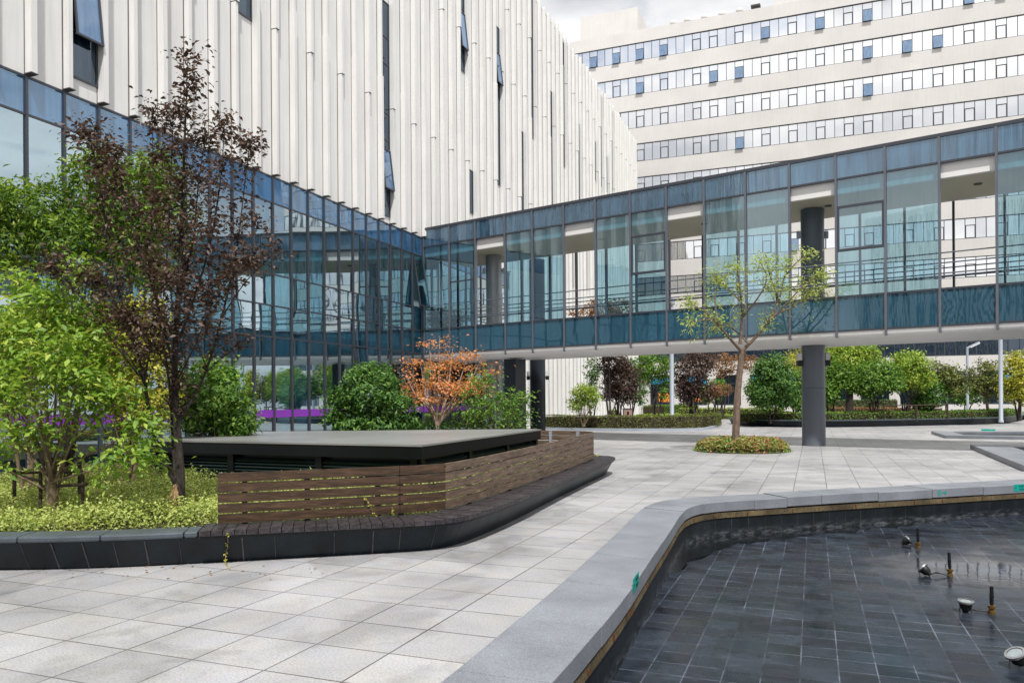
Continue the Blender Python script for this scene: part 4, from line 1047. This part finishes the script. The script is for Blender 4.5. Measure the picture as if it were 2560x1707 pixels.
# purple leaved plum
b = G(412, 1183, .33); Z = depth(b)
limbs = [
 (W(Z,(412,1186),(416,1120),(411,1040),(404,950),(400,860),(405,760),(412,640)), .062, .030, .42, .9),
 (W(Z,(412,640),(416,520),(422,380),(428,240),(431,138)), .030, .003, .0, 1.0),
 (W(Z,(408,1120),(378,1062,-.05),(348,985,-.15),(333,880,-.25),(310,790,-.3),(268,660,-.35),(240,500,-.4),(218,360,-.4),(203,315,-.4)), .035, .003, .36, 1.0),
 (W(Z,(404,1100),(397,1000,.15),(392,890,.2),(370,760,.3),(345,600,.35),(352,420,.4),(350,255,.4)), .030, .003, .38, 1.0),
 (W(Z,(416,960),(448,905,.1),(476,850,.15),(512,720,.2),(545,580,.25),(560,440,.3),(572,340,.3)), .026, .003, .30, 1.0),
 (W(Z,(405,800),(440,700,-.2),(480,580,-.3),(508,420,-.35),(516,280,-.35)), .022, .003, .25, 1.0),
 (W(Z,(400,850),(370,720,-.3),(330,600,-.5),(290,480,-.5),(265,350,-.5)), .022, .003, .3, 1.0),
 (W(Z,(470,860,.15),(510,820,.1),(548,800,.1)), .010, .002, .4, .9),
 (W(Z,(515,720),(560,650),(600,610),(632,575)), .011, .002, .3, .7),
 (W(Z,(333,880,-.2),(270,800,-.3),(215,720,-.4),(160,650,-.5),(110,610,-.5)), .014, .002, .3, .8),
 (W(Z,(333,880,-.2),(300,820,.2),(240,760,.4),(200,740,.5)), .012, .002, .3, .8),
 (W(Z,(410,700),(445,560,.4),(455,420,.5),(470,330,.5)), .018, .003, .2, 1.0),
 (W(Z,(380,640,.3),(390,480,.4),(395,360,.4),(398,260,.4)), .014, .003, .2, 1.0),
 (W(Z,(430,640),(480,660,-.4),(530,640,-.5),(575,600,-.5)), .012, .002, .2, 1.1),
 (W(Z,(520,560,-.2),(560,520,-.2),(590,520,-.2)), .010, .002, .2, .8),
 (W(Z,(405,890),(370,820,-.25),(330,760,-.4),(290,730,-.4)), .014, .002, .3, 1.3),
 (W(Z,(404,880),(445,800,-.3),(470,740,-.4),(490,690,-.4)), .014, .002, .3, 1.3),
 (W(Z,(333,870,-.25),(345,800,-.4),(370,720,-.5),(380,640,-.5)), .012, .002, .2, 1.3),
 (W(Z,(476,850,.15),(450,780,.4),(440,700,.5)), .012, .002, .2, 1.3),
 (W(Z,(310,790,-.3),(280,740,.1),(240,700,.3),(220,650,.3)), .012, .002, .2, 1.2),
]
branch_tree('plum_tree', 'tall purple leaved tree with dark forked trunk in the planter', 'tree', b, limbs, 'lf_plum', 'bark_dark', 19, .60, 24, .068, .55, (0,0,.45), leafr=.035, seed=3)
m = MB(); bb = atZ(402, 1142, Z-.08)
st_ = thing('straw_tuft', 'bundle of dry straw tied to the foot of the purple tree', 'straw bundle', bb)
for k in range(60):
    a = bb+Vector((random.gauss(0,.012),random.gauss(0,.012),.13+random.gauss(0,.02))); c = bb+Vector((random.gauss(0,.04),random.gauss(0,.04),random.uniform(-.16,0)))
    m.tube([a, a.lerp(c,.5)+Vector((random.gauss(0,.012),random.gauss(0,.012),0)), c], .0035, 4, False)
m.build('straw', M['straw'], st_)

# broad leaved shrub at the left, many pale stems
b = G(120, 1192, .33); Z = depth(b); limbs = []
random.seed(11)
limbs.append((W(Z,(122,1196),(120,1150),(117,1110)), .075, .06, .99, 0))
for tx, ty, dz in ((20,900,.2),(60,760,.1),(105,690,-.1),(150,740,.1),(200,800,-.1),(255,840,.2),(330,985,-.2),(215,900,-.4),(100,880,-.4),(20,1000,-.2),(-40,900,0),(170,640,.5),(50,660,.5),(10,740,.6),(230,720,.5),(130,800,-.5),(290,905,-.2),(-10,830,.4),(-30,1060,-.3),(310,1055,-.5),(60,840,-.5),(180,850,-.5)):
    fx, fy = 117+random.uniform(-14,14), 1118+random.uniform(-25,20)
    mx_, my_ = fx+(tx-fx)*.45+random.uniform(-10,10), fy+(ty-fy)*.5+random.uniform(-15,25)*(1 if ty < 950 else -.2)
    limbs.append((W(Z,(fx,fy),(mx_,my_,dz*.5),(tx,ty,dz)), .021, .005, .62 if ty < 870 else .45, 1.0))
branch_tree('multi_stem_shrub', 'broad leaved yellow green shrub with pale bare stems at the left edge', 'shrub', b, limbs, 'lf_leaf', 'bark_grey', 21, .50, 21, .098, .46, (0,0,.35), leafr=.045, tips=1, seed=12)
lob = lobes_px(Z+.5, [(40,760,110,90),(140,760,110,90),(60,880,110,80),(190,840,100,80),(120,690,90,60),(230,760,60,60),(-30,760,90,110)])

# light green tree behind, upper left
Z = 12.6; b = G(150, 1120, .3); b = Vector((*atZ(150, 1120, Z).xy, .3))
lob = lobes_px(Z, [(60,490,85,72),(15,555,70,62),(160,545,80,55),(200,450,75,80),(310,470,90,90),(350,395,60,50),(285,560,80,60),(-30,480,60,70),(385,500,55,80),(340,630,55,40),(240,378,50,34)])
lobe_tree('green_tree', 'leafy light green tree behind the purple tree at upper left', 'tree', b, lob, 'lf_tree', 'bark_dark', 700, 22, .125, .115, .07, 2, .42, 26, asp=.34, up=.3)
# yellow green shrubs behind the trunks
Z = 11.8; b = Vector((*atZ(290, 1075, Z).xy, .3))
lob = lobes_px(Z, [(290,800,80,90),(350,880,55,80),(260,880,60,60),(330,740,60,60),(220,780,70,80),(310,940,50,35),(375,950,30,45)])
lobe_tree('yellow_green_shrub', 'yellow green bushy shrub between the pale stems and the purple tree', 'shrub', b, lob, 'lf_yellow', 'bark_grey', 480, 18, .09, .075, .05, 4, .3, 20, asp=.5)
Z = 11.2; b = Vector((*atZ(60, 1095, Z).xy, .3))
lob = lobes_px(Z, [(30,775,80,70),(110,770,80,60),(160,825,70,60),(20,835,70,55),(-30,800,60,80)])
lobe_tree('lime_shrub', 'dense lime green shrub crown behind the left pale stemmed shrub', 'shrub', b, lob, 'lf_lime', 'bark_grey', 480, 18, .10, .09, .05, 3, .3, 20, asp=.45)
# rounded shrubs beyond the vent shelter
def bush(cx, by, Z, L, label, mat, n, per, rc, ls, name='round_shrub', stems=4, barkm='bark_grey', zb=.3, asp=.45, shell=.55, group=None, up=.5, fork=.3, r=.05, nlimb=16):
    b = Vector((*atZ(cx, by, Z).xy, zb)); return lobe_tree(name, label, 'shrub', b, lobes_px(Z, L), mat, barkm, n, per, rc, ls, r, stems, fork, nlimb, group, asp, shell, up)
bush(490, 1010, 15.0, [(500,900,75,65),(450,940,60,55),(545,950,50,50),(490,850,45,30),(430,890,40,50),(520,975,65,30)], 'light green rounded shrub between the purple tree and the purple film', 'lf_green', 430, 19, .095, .105, zb=.2)
bush(850, 1015, 18.5, [(850,905,75,60),(800,950,50,50),(900,950,50,50),(850,860,45,28),(770,945,26,35),(935,965,24,30),(850,975,90,22)], 'dark green rounded shrub in front of the glass left of the orange maple', 'lf_dark', 480, 19, .10, .115, zb=.2)
Z = 20.0; b = Vector((*atZ(1005, 1000, Z).xy, .25)); limbs = []
random.seed(5)
for tx, ty, dz in ((945,905,.3),(965,830,.2),(985,790,-.1),(1010,775,.1),(1040,800,.3),(1075,810,-.2),(1105,825,0),(1120,850,.3),(1000,860,-.5),(950,870,-.4),(1060,870,-.5),(1030,830,.6),(970,880,.6),(1085,880,.4),(930,850,0)):
    s = random.choice((0,0,1)); fx, fy = (1004,975) if not s else (1014,945)
    fx += (tx-1005)*.10; limbs.append((W(Z,(1004,1000),(1004,975),(fx+(tx-fx)*.25,930,dz*.2),((fx+tx)/2+(tx-fx)*.18,(fy+ty)/2-5,dz*.6),(tx,ty,dz)), .045, .006, .54, 1.15))
branch_tree('maple_tree', 'small orange red maple with pale forked trunk by the glass corner', 'tree', b, limbs, 'lf_maple', 'bark_pale', 8, .85, 26, .072, .7, (0,0,.05), flat=1, leafr=.085, seed=9)
Z = 19.0; b = Vector((*atZ(1140, 1005, Z).xy, .25)); limbs = []
for tx, ty, dz in ((1075,900,.2),(1100,865,0),(1130,880,.2),(1155,910,-.2),(1185,905,.1),(1205,915,0),(1212,950,.1),(1180,945,-.3),(1080,945,-.3),(1120,930,-.4),(1150,965,-.4),(1060,970,.2),(1195,980,-.2)):
    limbs.append((W(Z,(1140,1005),(1140+(tx-1140)*.5+random.uniform(-6,6),(1000+ty)/2+6,dz*.5),(tx,ty,dz)), .022, .004, .30, 1))
branch_tree('airy_shrub', 'airy light green shrub right of the orange maple', 'shrub', b, limbs, 'lf_green', 'bark_grey', 20, .42, 15, .10, .45, (0,0,.3), leafr=.05, tips=1, seed=21)
bush(1010, 1020, 20.5, [(1000,985,60,16),(900,990,60,14),(960,975,40,16)], 'low green planting under the orange maple', 'lf_dark', 260, 8, .10, .09, 'low_shrub', zb=.15)

# timber support frame round the left shrub
b = G(120, 1192, .33); Z = depth(b); fr = thing('stake_frame', 'weathered wooden support frame round the stems of the left shrub', 'plant support', b)
for x, y0, y1, dz in ((93,1190,1085,.05),(190,1185,1090,-.05),(183,1120,1050,.9),(33,1130,1068,.9)):
    p = atZ(x, y0, Z+dz); q = atZ(x, y1, Z+dz); MB().tube([p-UP*.08, q], .021 if dz < .5 else .025, 8).build('post', M['stake'], fr)
for a, c in (((88,1118,.02),(200,1112,-.08)),((28,1086,.9),(190,1082,.9)),((190,1100,-.05),(183,1078,.9)),((92,1104,.05),(34,1090,.9))):
    MB().tube(W(Z, a, c), .019, 8).build('crossbar', M['stake'], fr)

# creepers on bench and wall
def creeper(pts, label, n=10, sz=.035, onto=None):
    t = thing('creeper', label, 'creeping vine', pts[0]); m = MB(); q = dense3([Vector(p) for p in pts], 1); m.tube(q, .002, 4, False); m.build('stem', M['straw'], t)
    P = []; 
    for k in range(n*2): f = random.random()*(len(q)-1); i = min(int(f), len(q)-2); P.append(q[i].lerp(q[i+1], f-i)+Vector((random.gauss(0,.008),random.gauss(0,.008)-.006,random.gauss(0,.006))))
    P = np.array(P); leaf_mesh('leaf_cluster', M['lf_yellow'], t, P, rng.normal(size=(len(P),3))+np.array([.3,-1,.4]), sz*rng.uniform(.6,1.2,len(P)), .7)
def wallpt(x, y, k=.035):   # point on the leaning front face of the planter
    s = min(range(len(ctop)), key=lambda i: abs((Vector((*ctop[i],0))-EYE).normalized().cross(ray(x,y).normalized()).z) + (0 if ctop[i][1] < 12 else 9))
    best = None
    for zz in np.linspace(0,.36,37):
        p = G(x,y,float(zz)); f = zz/(ZC-.055); c = Vector((*cbase[s],0)).lerp(Vector((*offset(ctop,.03)[s],0)), f); e = (Vector((p.x,p.y,0))-c).length
        if best is None or e < best[0]: best = (e,p)
    return best[1] + Vector((.02,-k,0))
creeper([wallpt(524,1222), wallpt(526,1250), wallpt(519,1275), wallpt(521,1296), G(530,1306,.02)], 'small creeper hanging down the black wall from the seat end', 14, .032)
def scrpt(x, y): 
    best = min(range(len(scr)), key=lambda i: (Vector((*scr[i],0)).normalized()-Vector((ray(x,y).x,ray(x,y).y,0)).normalized()).length + (0 if scr[i][1] < 16 and i < kmat+30 else 5))
    d_ = math.hypot(*scr[best]); r = ray(x,y); p = EYE + r*(d_/math.hypot(r.x,r.y)); return p + Vector((.012,-.03,0))
creeper([scrpt(838,1140), scrpt(850,1156), scrpt(858,1176), scrpt(866,1184)], 'small creeper hanging over the front of the timber screen', 12, .026)
creeper([scrpt(902,1165), scrpt(905,1180)], 'tiny yellow seedling between slats and seat right of the hanging creeper', 8, .026)
creeper([scrpt(1005+250,1085), scrpt(1262,1072)], 'small yellow weed growing at the long side of the screen', 9, .03)
creeper([G(1350,1052,.39), G(1362,1042,.5), G(1374,1046,.42)], 'yellow weed tuft at the far end of the seat', 16, .05)
pl_ = [(820,1180),(690,1180)]
lf = np.array([G(random.uniform(40,760), random.uniform(1298,1330), .006) for _ in range(46)])
dd = [i for i in range(len(lf)) if True]
fallen = leaf_mesh('fallen_leaves', M['lf_red'], None, lf, np.tile([0,0,1.],(len(lf),1))+rng.normal(size=(len(lf),3))*.2, .035*rng.uniform(.5,1.4,len(lf)), .5, kind='stuff'); fallen['label'] = 'dry fallen leaves along the foot of the planter wall'

# ================================================================== TREE IN THE PLAZA
b = G(1690, 1037, .0); Z = depth(b); limbs = []; ZBR = depth(onB(1700, 700))-.55
def W(Z, *pts): return [atZ(q[0], q[1], min(Z+(q[2]*.8-.35 if len(q) > 2 else -.1), ZBR)) for q in pts]
random.seed(4)
limbs.append((W(Z,(1688,1040),(1691,960),(1694,900),(1700,845),(1704,805)), .135, .085, .99, 0))
BR = [((1704,808),(1670,770,-.2),(1645,740,-.4),(1615,712,-.5),(1590,700,-.6)),((1700,790),(1705,720),(1700,660,.2),(1692,615,.3)),((1706,805),(1745,765,.2),(1772,730,.3),(1790,690,.4),(1800,640,.4),(1808,600,.4)),
      ((1760,745,.2),(1800,705,-.2),(1850,650,-.4),(1890,630,-.4)),((1775,725,.3),(1830,700,.6),(1880,665,.8),(1905,680,.8)),((1705,730),(1745,680,-.5),(1765,640,-.7),(1745,600,-.7)),((1650,745,-.4),(1640,690,-.1),(1650,650,.1),(1635,630,.2)),
      ((1790,690,.4),(1770,640,.2),(1760,600,.2)),((1700,690,.1),(1672,665,.5),(1655,640,.6)),((1640,735,-.4),(1605,735,-.9),(1585,745,-1.0)),((1800,640,.4),(1830,600,.3),(1850,590,.2)),((1720,790,.1),(1690,760,.6),(1660,740,1.0),(1630,765,1.1))]
for k, q in enumerate(BR): limbs.append((W(Z,*q), .062 if k < 3 else .036, .008, .25, 1))
branch_tree('feathery_tree', 'slender bare trunked tree with sparse golden feathery leaves on the plaza', 'tree', b, limbs, 'lf_gold', 'bark_brown', 9.5, .95, 21, .13, .27, (0,0,.25), leafr=.06, seed=6)
def W(Z, *pts): return [atZ(x, y, Z+(q[0] if q else 0)) for x, y, *q in pts]
# ring of planting at its foot
c = G(1703, 1035, 0); rx = 104*mpp(depth(c)); t = thing('planting_ring', 'round bed of red and green ground cover around the plaza tree', 'plant bed', c)
MB().lathe(c, [(rx*1.0,.006),(rx*.96,.05),(rx*.5,.08),(.05,.09)], 40).build('soil_mound', M['soil'], t, True)
n = 5200; r_ = np.sqrt(rng.random(n))*rx*(1+rng.normal(size=n)*.03); a_ = rng.random(n)*2*PI
P = np.c_[c.x+r_*np.cos(a_), c.y+r_*np.sin(a_), .05+(.36*np.sqrt(np.clip(1-(r_/rx)**6,0,1)))*rng.uniform(.3,1.15,n)]
leaf_mesh('leaf_cover', M['lf_mixed'], t, P, rng.normal(size=(n,3))*.6+np.array([0,-.2,1]), .12*rng.uniform(.5,1.2,n), .5)
g_ = MB()
for k in range(260):
    a = random.random()*2*PI; p = c+Vector((math.cos(a)*rx*random.uniform(.95,1.06),math.sin(a)*rx*random.uniform(.95,1.06),0)); e = p+Vector((random.gauss(0,.06),random.gauss(0,.06),random.uniform(.06,.14))); g_.add([p-Vector((.008,0,0)),p+Vector((.008,0,0)),e],[(0,1,2)])
g_.build('grass_fringe', M['lf_green'], t)

# ================================================================== HEDGES, LAWN AND FAR PLANTER
def G2(x, y, z=0): p = G(x, y, z); return (p.x, p.y)
lawnp = [(-14.5,43.0), G2(1400,969), G2(1655,962), G2(1850,966), G2(2300,962), (26,43), (30,80), (-14.5,80)]
lm = MB(); lm.prism(lawnp, .02, .26); lm.build('lawn', M['lawn'], None, kind='structure')
n = 26000
lx = rng.uniform(-14,26,n); ly = 44+ (rng.random(n)**1.4)*34
ok = np.array([inside((x,y), lawnp) for x, y in zip(lx,ly)]); lx, ly = lx[ok], ly[ok]
gr = leaf_mesh('grass', M['lf_lime'], None, np.c_[lx,ly,.28+rng.random(len(lx))*.10], rng.normal(size=(len(lx),3))*.5+np.array([0,-.6,.7]), .20*rng.uniform(.6,1.3,len(lx)), .35, kind='stuff'); gr['label'] = 'yellow green grass and low planting under the far trees'
def hedge(pts, wd, z0, z1, label, mat='lf_hedge', dens=170, ls=.075, name='hedge'):
    pts = dense([tuple(p)[:2] for p in pts], smooth=2); dd = along(pts); c = lerp_at(pts, dd, dd[-1]/2); t = thing(name, label, 'hedge', (c.x, c.y, z0))
    L_, R_ = offset(pts, wd/2*.86), offset(pts, -wd/2*.86); m = MB()
    m.strip([[(p[0],p[1],z) for p in q] for q, z in ((R_,z0),(R_,z1-.07),(L_,z1-.07),(L_,z0))])
    a, b = 0, len(pts)-1
    for i in (a, b): m.add([(R_[i][0],R_[i][1],z0),(R_[i][0],R_[i][1],z1-.07),(L_[i][0],L_[i][1],z1-.07),(L_[i][0],L_[i][1],z0)],[(0,1,2,3)])
    m.build('core', M['soil'], t); 
    n = int(dens*dd[-1]*(wd+2*(z1-z0))); P = []; Nn = []
    for k in range(n):
        s = random.random()*dd[-1]*.999; p = lerp_at(pts, dd, s); q = lerp_at(pts, dd, min(s+.05, dd[-1]-1e-3)); tv = (q-p).normalized() if (q-p).length > 1e-6 else Vector((1,0,0)); nv = Vector((-tv.y,tv.x,0)); u = random.random()*(wd+2*(z1-z0))
        wob = .03*math.sin(s*3.1)+.025*math.sin(s*7.3+1)+random.gauss(0,.02)
        h = z1-z0
        if u < h: o, nn_ = p-nv*(wd/2+wob)+UP*(z0+u), -nv+UP*.4
        elif u < h+wd: o, nn_ = p+nv*(u-h-wd/2)+UP*(z1+wob), UP+Vector((0,0,0))
        else: o, nn_ = p+nv*(wd/2+wob)+UP*(z0+u-h-wd), nv+UP*.4
        P.append(o); Nn.append(nn_+Vector((random.gauss(0,.5),random.gauss(0,.5),random.gauss(0,.5))))
    leaf_mesh('leaves', M[mat], t, np.array(P), np.array(Nn), ls*rng.uniform(.6,1.3,len(P)), .5); return t
def hp(x, y, dz=0): p = G(x, y, 0); return (p + Vector((FWD.x,FWD.y,0))*dz)
# low clipped hedge with kerb
hedge([hp(1262,983,.7), hp(1400,987,.7), hp(1560,986,.7), hp(1628,984,.8), hp(1640,976,1.2)], 1.5, .05, .74, 'brown green clipped hedge behind the plaza tree', 'lf_hedge', 190, .085)
kb = [G2(1255,987), G2(1400,989.5), G2(1560,989.5), G2(1625,988), G2(1648,981), G2(1655,973)]
kk = dense(kb); m = MB(); ki = offset(kk, .18); m.strip([[(p[0],p[1],z) for p in q] for q, z in ((kk,0),(kk,.13),(ki,.13),(ki,0))]); 
tag(m.build('kerb', M['pole'], None), 'pale stone kerb along the foot of the clipped hedge', 'kerb')
# raised black planter with hedge on the right
pb = [G2(1680,972), G2(1720,979), G2(1850,981.5), G2(2000,980), G2(2150,976.5), G2(2280,974), G2(2340,968), G2(2362,957), G2(2365,948)]
pk = dense(pb); po = offset(pk, -.22); m = MB(); pi_ = offset(pk, .25)
m.strip([[(p[0],p[1],z) for p in q] for q, z in ((pk,0),(po,.40),(pi_,.40),(pi_,.1))]); fp = thing('raised_planter', 'long low black stone planter wall behind the round column', 'planter', (pk[10][0], pk[10][1], 0)); m.build('wall', M['black_stone'], fp)
m = MB(); m.strip([[(p[0],p[1],z) for p in q] for q, z in ((offset(po,-.02),.36),(offset(po,-.02),.415),(offset(pi_,.02),.415),(offset(pi_,.02),.36))]); m.build('stone_cap', M['cap_stone'], fp)
hedge([tuple(Vector((*p,0))+Vector((FWD.x,FWD.y,0))*1.1)[:2] for p in pb[1:-2]], 1.5, .25, .82, 'bright green clipped hedge on the raised black planter', 'lf_green', 150, .10)
hedge([hp(1590,962,5), hp(1700,962,5), hp(1850,962,5)], 2.2, .2, .80, 'low yellow green hedge strip in front of the grey pole', 'lf_lime', 120, .11)
hedge([hp(1530,963,6), hp(1600,962,11), hp(1680,962,14)], 2.0, .2, 1.05, 'green hedge between the pink stone box and the grey pole', 'lf_green', 110, .12)
hedge([hp(1310,962,4), hp(1360,962,4), hp(1430,962,4)], 1.5, .2, .75, 'small green hedge below the finned wall', 'lf_lime', 120, .11)
hedge([hp(2150,962,22), hp(2260,962,22), hp(2400,962,22)], 2.0, .2, 1.4, 'distant dark hedge below the office windows at the right', 'lf_dark', 60, .16)
hedge([hp(2060,962,12), hp(2200,962,12), hp(2330,962,10)], 2.4, .2, .72, 'russet low hedge between the far trees and the lamp post', 'lf_red', 60, .14)

# ================================================================== FAR TREES
def far_tree(base_px, Z, L, label, mat, n=420, per=9, rc=.18, ls=.17, name='garden_tree', stems=3, barkm='bark_dark', r=.09, fork=.45, nl=14, grp=None, shell=.5, asp=.5):
    b = Vector((*atZ(base_px[0], base_px[1], Z).xy, .25)); return lobe_tree(name, label, 'tree', b, lobes_px(Z, L), mat, barkm, int(n*.6), int(per*1.9), rc*.85, ls*1.1, r, stems, fork, nl, grp, asp, shell, spread=.25)
T = far_tree
T((1340,950), 42, [(1340,905,28,24),(1325,925,20,18),(1362,915,18,26)], 'small yellow green bush in front of the finned wall', 'lf_lime', 260, 8, .14, .12, 'garden_bush', 5, 'bark_grey', .06, .3)
T((1362,950), 50, [(1362,850,18,30),(1355,890,14,18)], 'thin sparse tree with dark leaves against the finned wall', 'lf_dark', 90, 8, .2, .15, stems=2)
T((1420,952), 48, [(1425,870,42,48),(1410,840,32,30),(1440,905,30,24),(1400,900,22,20)], 'dark purple leaved tree left of the grey pole', 'lf_plum', 520, 10, .2, .16, stems=4)
T((1450,945), 56, [(1462,890,24,40),(1450,850,20,30)], 'dark green tree just behind the left purple leaved tree', 'lf_dark', 220, 9, .2, .18)
T((1508,950), 50, [(1500,835,34,28),(1530,850,22,40),(1490,860,20,24),(1522,900,14,24)], 'light green tree beside the grey pole with supports', 'lf_green', 260, 9, .2, .17, stems=2)
T((1590,950), 47, [(1590,860,40,50),(1610,830,32,34),(1575,900,30,26),(1615,895,26,28)], 'brown purple leaved tree right of the grey pole', 'lf_plum', 480, 10, .2, .16, stems=4)
T((1632,948), 58, [(1632,905,24,20),(1645,885,22,16)], 'small green tree with bare stems near the office windows', 'lf_green', 180, 8, .2, .17, stems=2)
T((1660,950), 62, [(1680,835,50,22),(1650,850,34,18),(1640,825,36,18),(1725,830,30,18)], 'russet leaved tree spreading under the footbridge', 'lf_red', 130, 9, .24, .20, stems=2, fork=.7)
T((1650,950), 55, [(1655,895,28,12),(1640,900,18,10)], 'tiny orange leaved tree below the russet tree', 'lf_red', 120, 8, .16, .14, stems=3)
T((1770,950), 45, [(1770,880,50,55),(1745,900,32,36),(1800,900,32,38),(1772,845,36,34)], 'dense dark green rounded tree left of the round column', 'lf_dark', 900, 10, .2, .16, stems=5, fork=.25)
T((1825,945), 52, [(1825,890,26,48),(1840,920,20,24)], 'green tree partly hidden by the round column', 'lf_green', 260, 9, .2, .17)
T((1830,945), 60, [(1835,830,34,30)], 'yellow leaved tree top beside the round column', 'lf_yellow', 140, 9, .24, .18)
T((1905,950), 46, [(1905,880,38,40),(1895,900,30,26),(1925,850,24,24)], 'green bushy tree directly right of the round column', 'lf_green', 460, 10, .2, .17, stems=3)
T((1950,952), 48, [(1955,830,52,34),(1930,815,44,26),(1990,825,40,26),(1960,800,50,20)], 'yellow green tree with one dark leaning trunk under the bridge', 'lf_lime', 480, 9, .22, .18, stems=1, r=.24, fork=.75)
T((2005,955), 45, [(2000,870,42,36),(1985,885,36,20),(2030,860,34,32),(2045,880,30,20)], 'green multi stem tree in the middle of the right hand row', 'lf_green', 640, 10, .2, .17, stems=5, fork=.4)
T((2080,952), 46, [(2090,850,42,36),(2070,872,36,24),(2112,868,32,26),(2085,825,30,20)], 'tall light green multi stem tree in the right hand row', 'lf_lime', 640, 10, .2, .17, stems=5, fork=.4)
T((2140,952), 47, [(2135,905,30,30),(2120,920,28,20)], 'low dark green tree with support rails in the right hand row', 'lf_dark', 340, 9, .2, .17, stems=4)
T((2175,952), 47, [(2175,870,36,34),(2160,850,24,24),(2195,890,24,26)], 'thin olive leaved tree left of the lamp post', 'lf_hedge', 230, 9, .2, .17, stems=1, barkm='bark_brown', r=.1, fork=.6)
T((2270,950), 48, [(2262,860,34,34),(2275,890,30,26),(2240,880,22,22)], 'yellow green tree with leaning pale trunk between the poles', 'lf_hedge', 260, 9, .2, .17, stems=1, barkm='bark_brown', r=.1, fork=.6)
T((2340,955), 47, [(2335,860,40,40),(2360,890,40,40),(2320,895,26,30),(2350,830,36,24)], 'yellow leaved tree at the right edge of the picture', 'lf_yellow', 520, 10, .2, .17, stems=3)
T((2220,950), 60, [(2215,905,30,24),(2240,900,24,26)], 'distant green tree behind the lamp post', 'lf_dark', 200, 9, .22, .2)
# pink flowered tree seen through the footbridge glazing
T((1400,950), 46, [(1375,705,38,18),(1420,705,34,16),(1395,730,50,24),(1330,720,26,12),(1390,770,55,40)], 'tree with pink red flowers seen through the footbridge', 'lf_red', 460, 9, .2, .16, 'flowering_tree', 3, fork=.6)
for px, py, Z, lab in ((1422,952,47.6,'tripod stakes under the purple leaved tree'),(1508,952,49.6,'tripod stakes round the light green tree by the pole'),(1590,952,46.6,'tripod stakes under the brown purple tree')):
    b = Vector((*atZ(px,py,Z).xy,.25)); t = thing('tree_stakes', lab, 'plant support', b)
    for a in range(4):
        an = a*PI/2+.5; MB().tube([b+Vector((math.cos(an)*.7,math.sin(an)*.7,0)), b+Vector((math.cos(an)*.06,math.sin(an)*.06,1.5))], .035, 6).build('stake', M['stake'], t)
for px, Z, lab in ((2068,44.5,'wooden rail support at the tall light green tree'),(2140,45.5,'wooden rail support at the low dark tree')):
    b = Vector((*atZ(px,955,Z).xy,.25)); t = thing('support_rail', lab, 'plant support', b); d_ = Vector((RIGHT.x,RIGHT.y,0)).normalized()
    for s in (-.95,.95): MB().tube([b+d_*s, b+d_*s+UP*1.0], .04, 6).build('post', M['stake'], t)
    MB().tube([b-d_*.95+UP*.96, b+d_*.95+UP*.96], .035, 6).build('rail', M['stake'], t)

# ================================================================== LAMP POSTS, STONE BOX
def pole(px, base_py, top_py, Z, wpx, label, arm=None):
    b = atZ(px, base_py, Z); b.z = .2; r = wpx*mpp(Z)/2; h = atZ(px, top_py, Z).z-b.z; t = thing('lamp_post', label, 'lamp post', b)
    MB().lathe(b, [(r*1.25,0),(r*1.25,.12),(r,.16),(r*.92,h)], 16).build('pole', M['pole'], t, True)
    if arm:
        a = b+UP*(h-.05); e = atZ(arm[0], arm[1], Z); MB().obox((a+e)/2, (e-a)/2, (e-a).normalized().cross(UP).normalized()*r*.9, UP*r*.6).build('arm', M['pole'], t)
        MB().obox(e-(e-a).normalized()*.35-UP*r*.8, (e-a).normalized()*.35, (e-a).normalized().cross(UP).normalized()*r*1.3, UP*r*.3).build('lamp_head', M['lamp_white'], t)
    else: MB().lathe(b+UP*h, [(r*1.6,0),(r*1.8,.05),(r*1.8,.35),(r*1.0,.42)], 16).build('lamp_head', M['pole'], t, True)
    return t
pole(1543.5, 951, 700, 44, 10, 'pale grey round lamp post rising left of the plaza tree')
pole(2222.5, 946, 797, 52, 5.6, 'slim grey lamp post with short bent arm at the right', (2249,786))
pole(2299, 951, 700, 44, 9, 'thick pale grey lamp post near the right edge')
b = atZ(1441, 956, 44.5); b.z = .26; s = 9.5*mpp(44.5); t = thing('stone_box', 'small pinkish granite box with dark opening beside the hedge', 'stone box', b); Zb = b.z
d_ = Vector((RIGHT.x,RIGHT.y,0)).normalized(); f_ = Vector((FWD.x,FWD.y,0)).normalized()
MB().obox(b+UP*.42, d_*s*.98, f_*s, UP*.42).build('body', M['pink_stone'], t, bevel=.02)
MB().obox(b+UP*.865, d_*s*1.06, f_*s*1.08, UP*.025).build('lid', M['cap_stone'], t)
MB().obox(b+UP*.62-f_*(s+.004), d_*s*.25, f_*.006, UP*.09).build('opening', M['black_iron'], t)
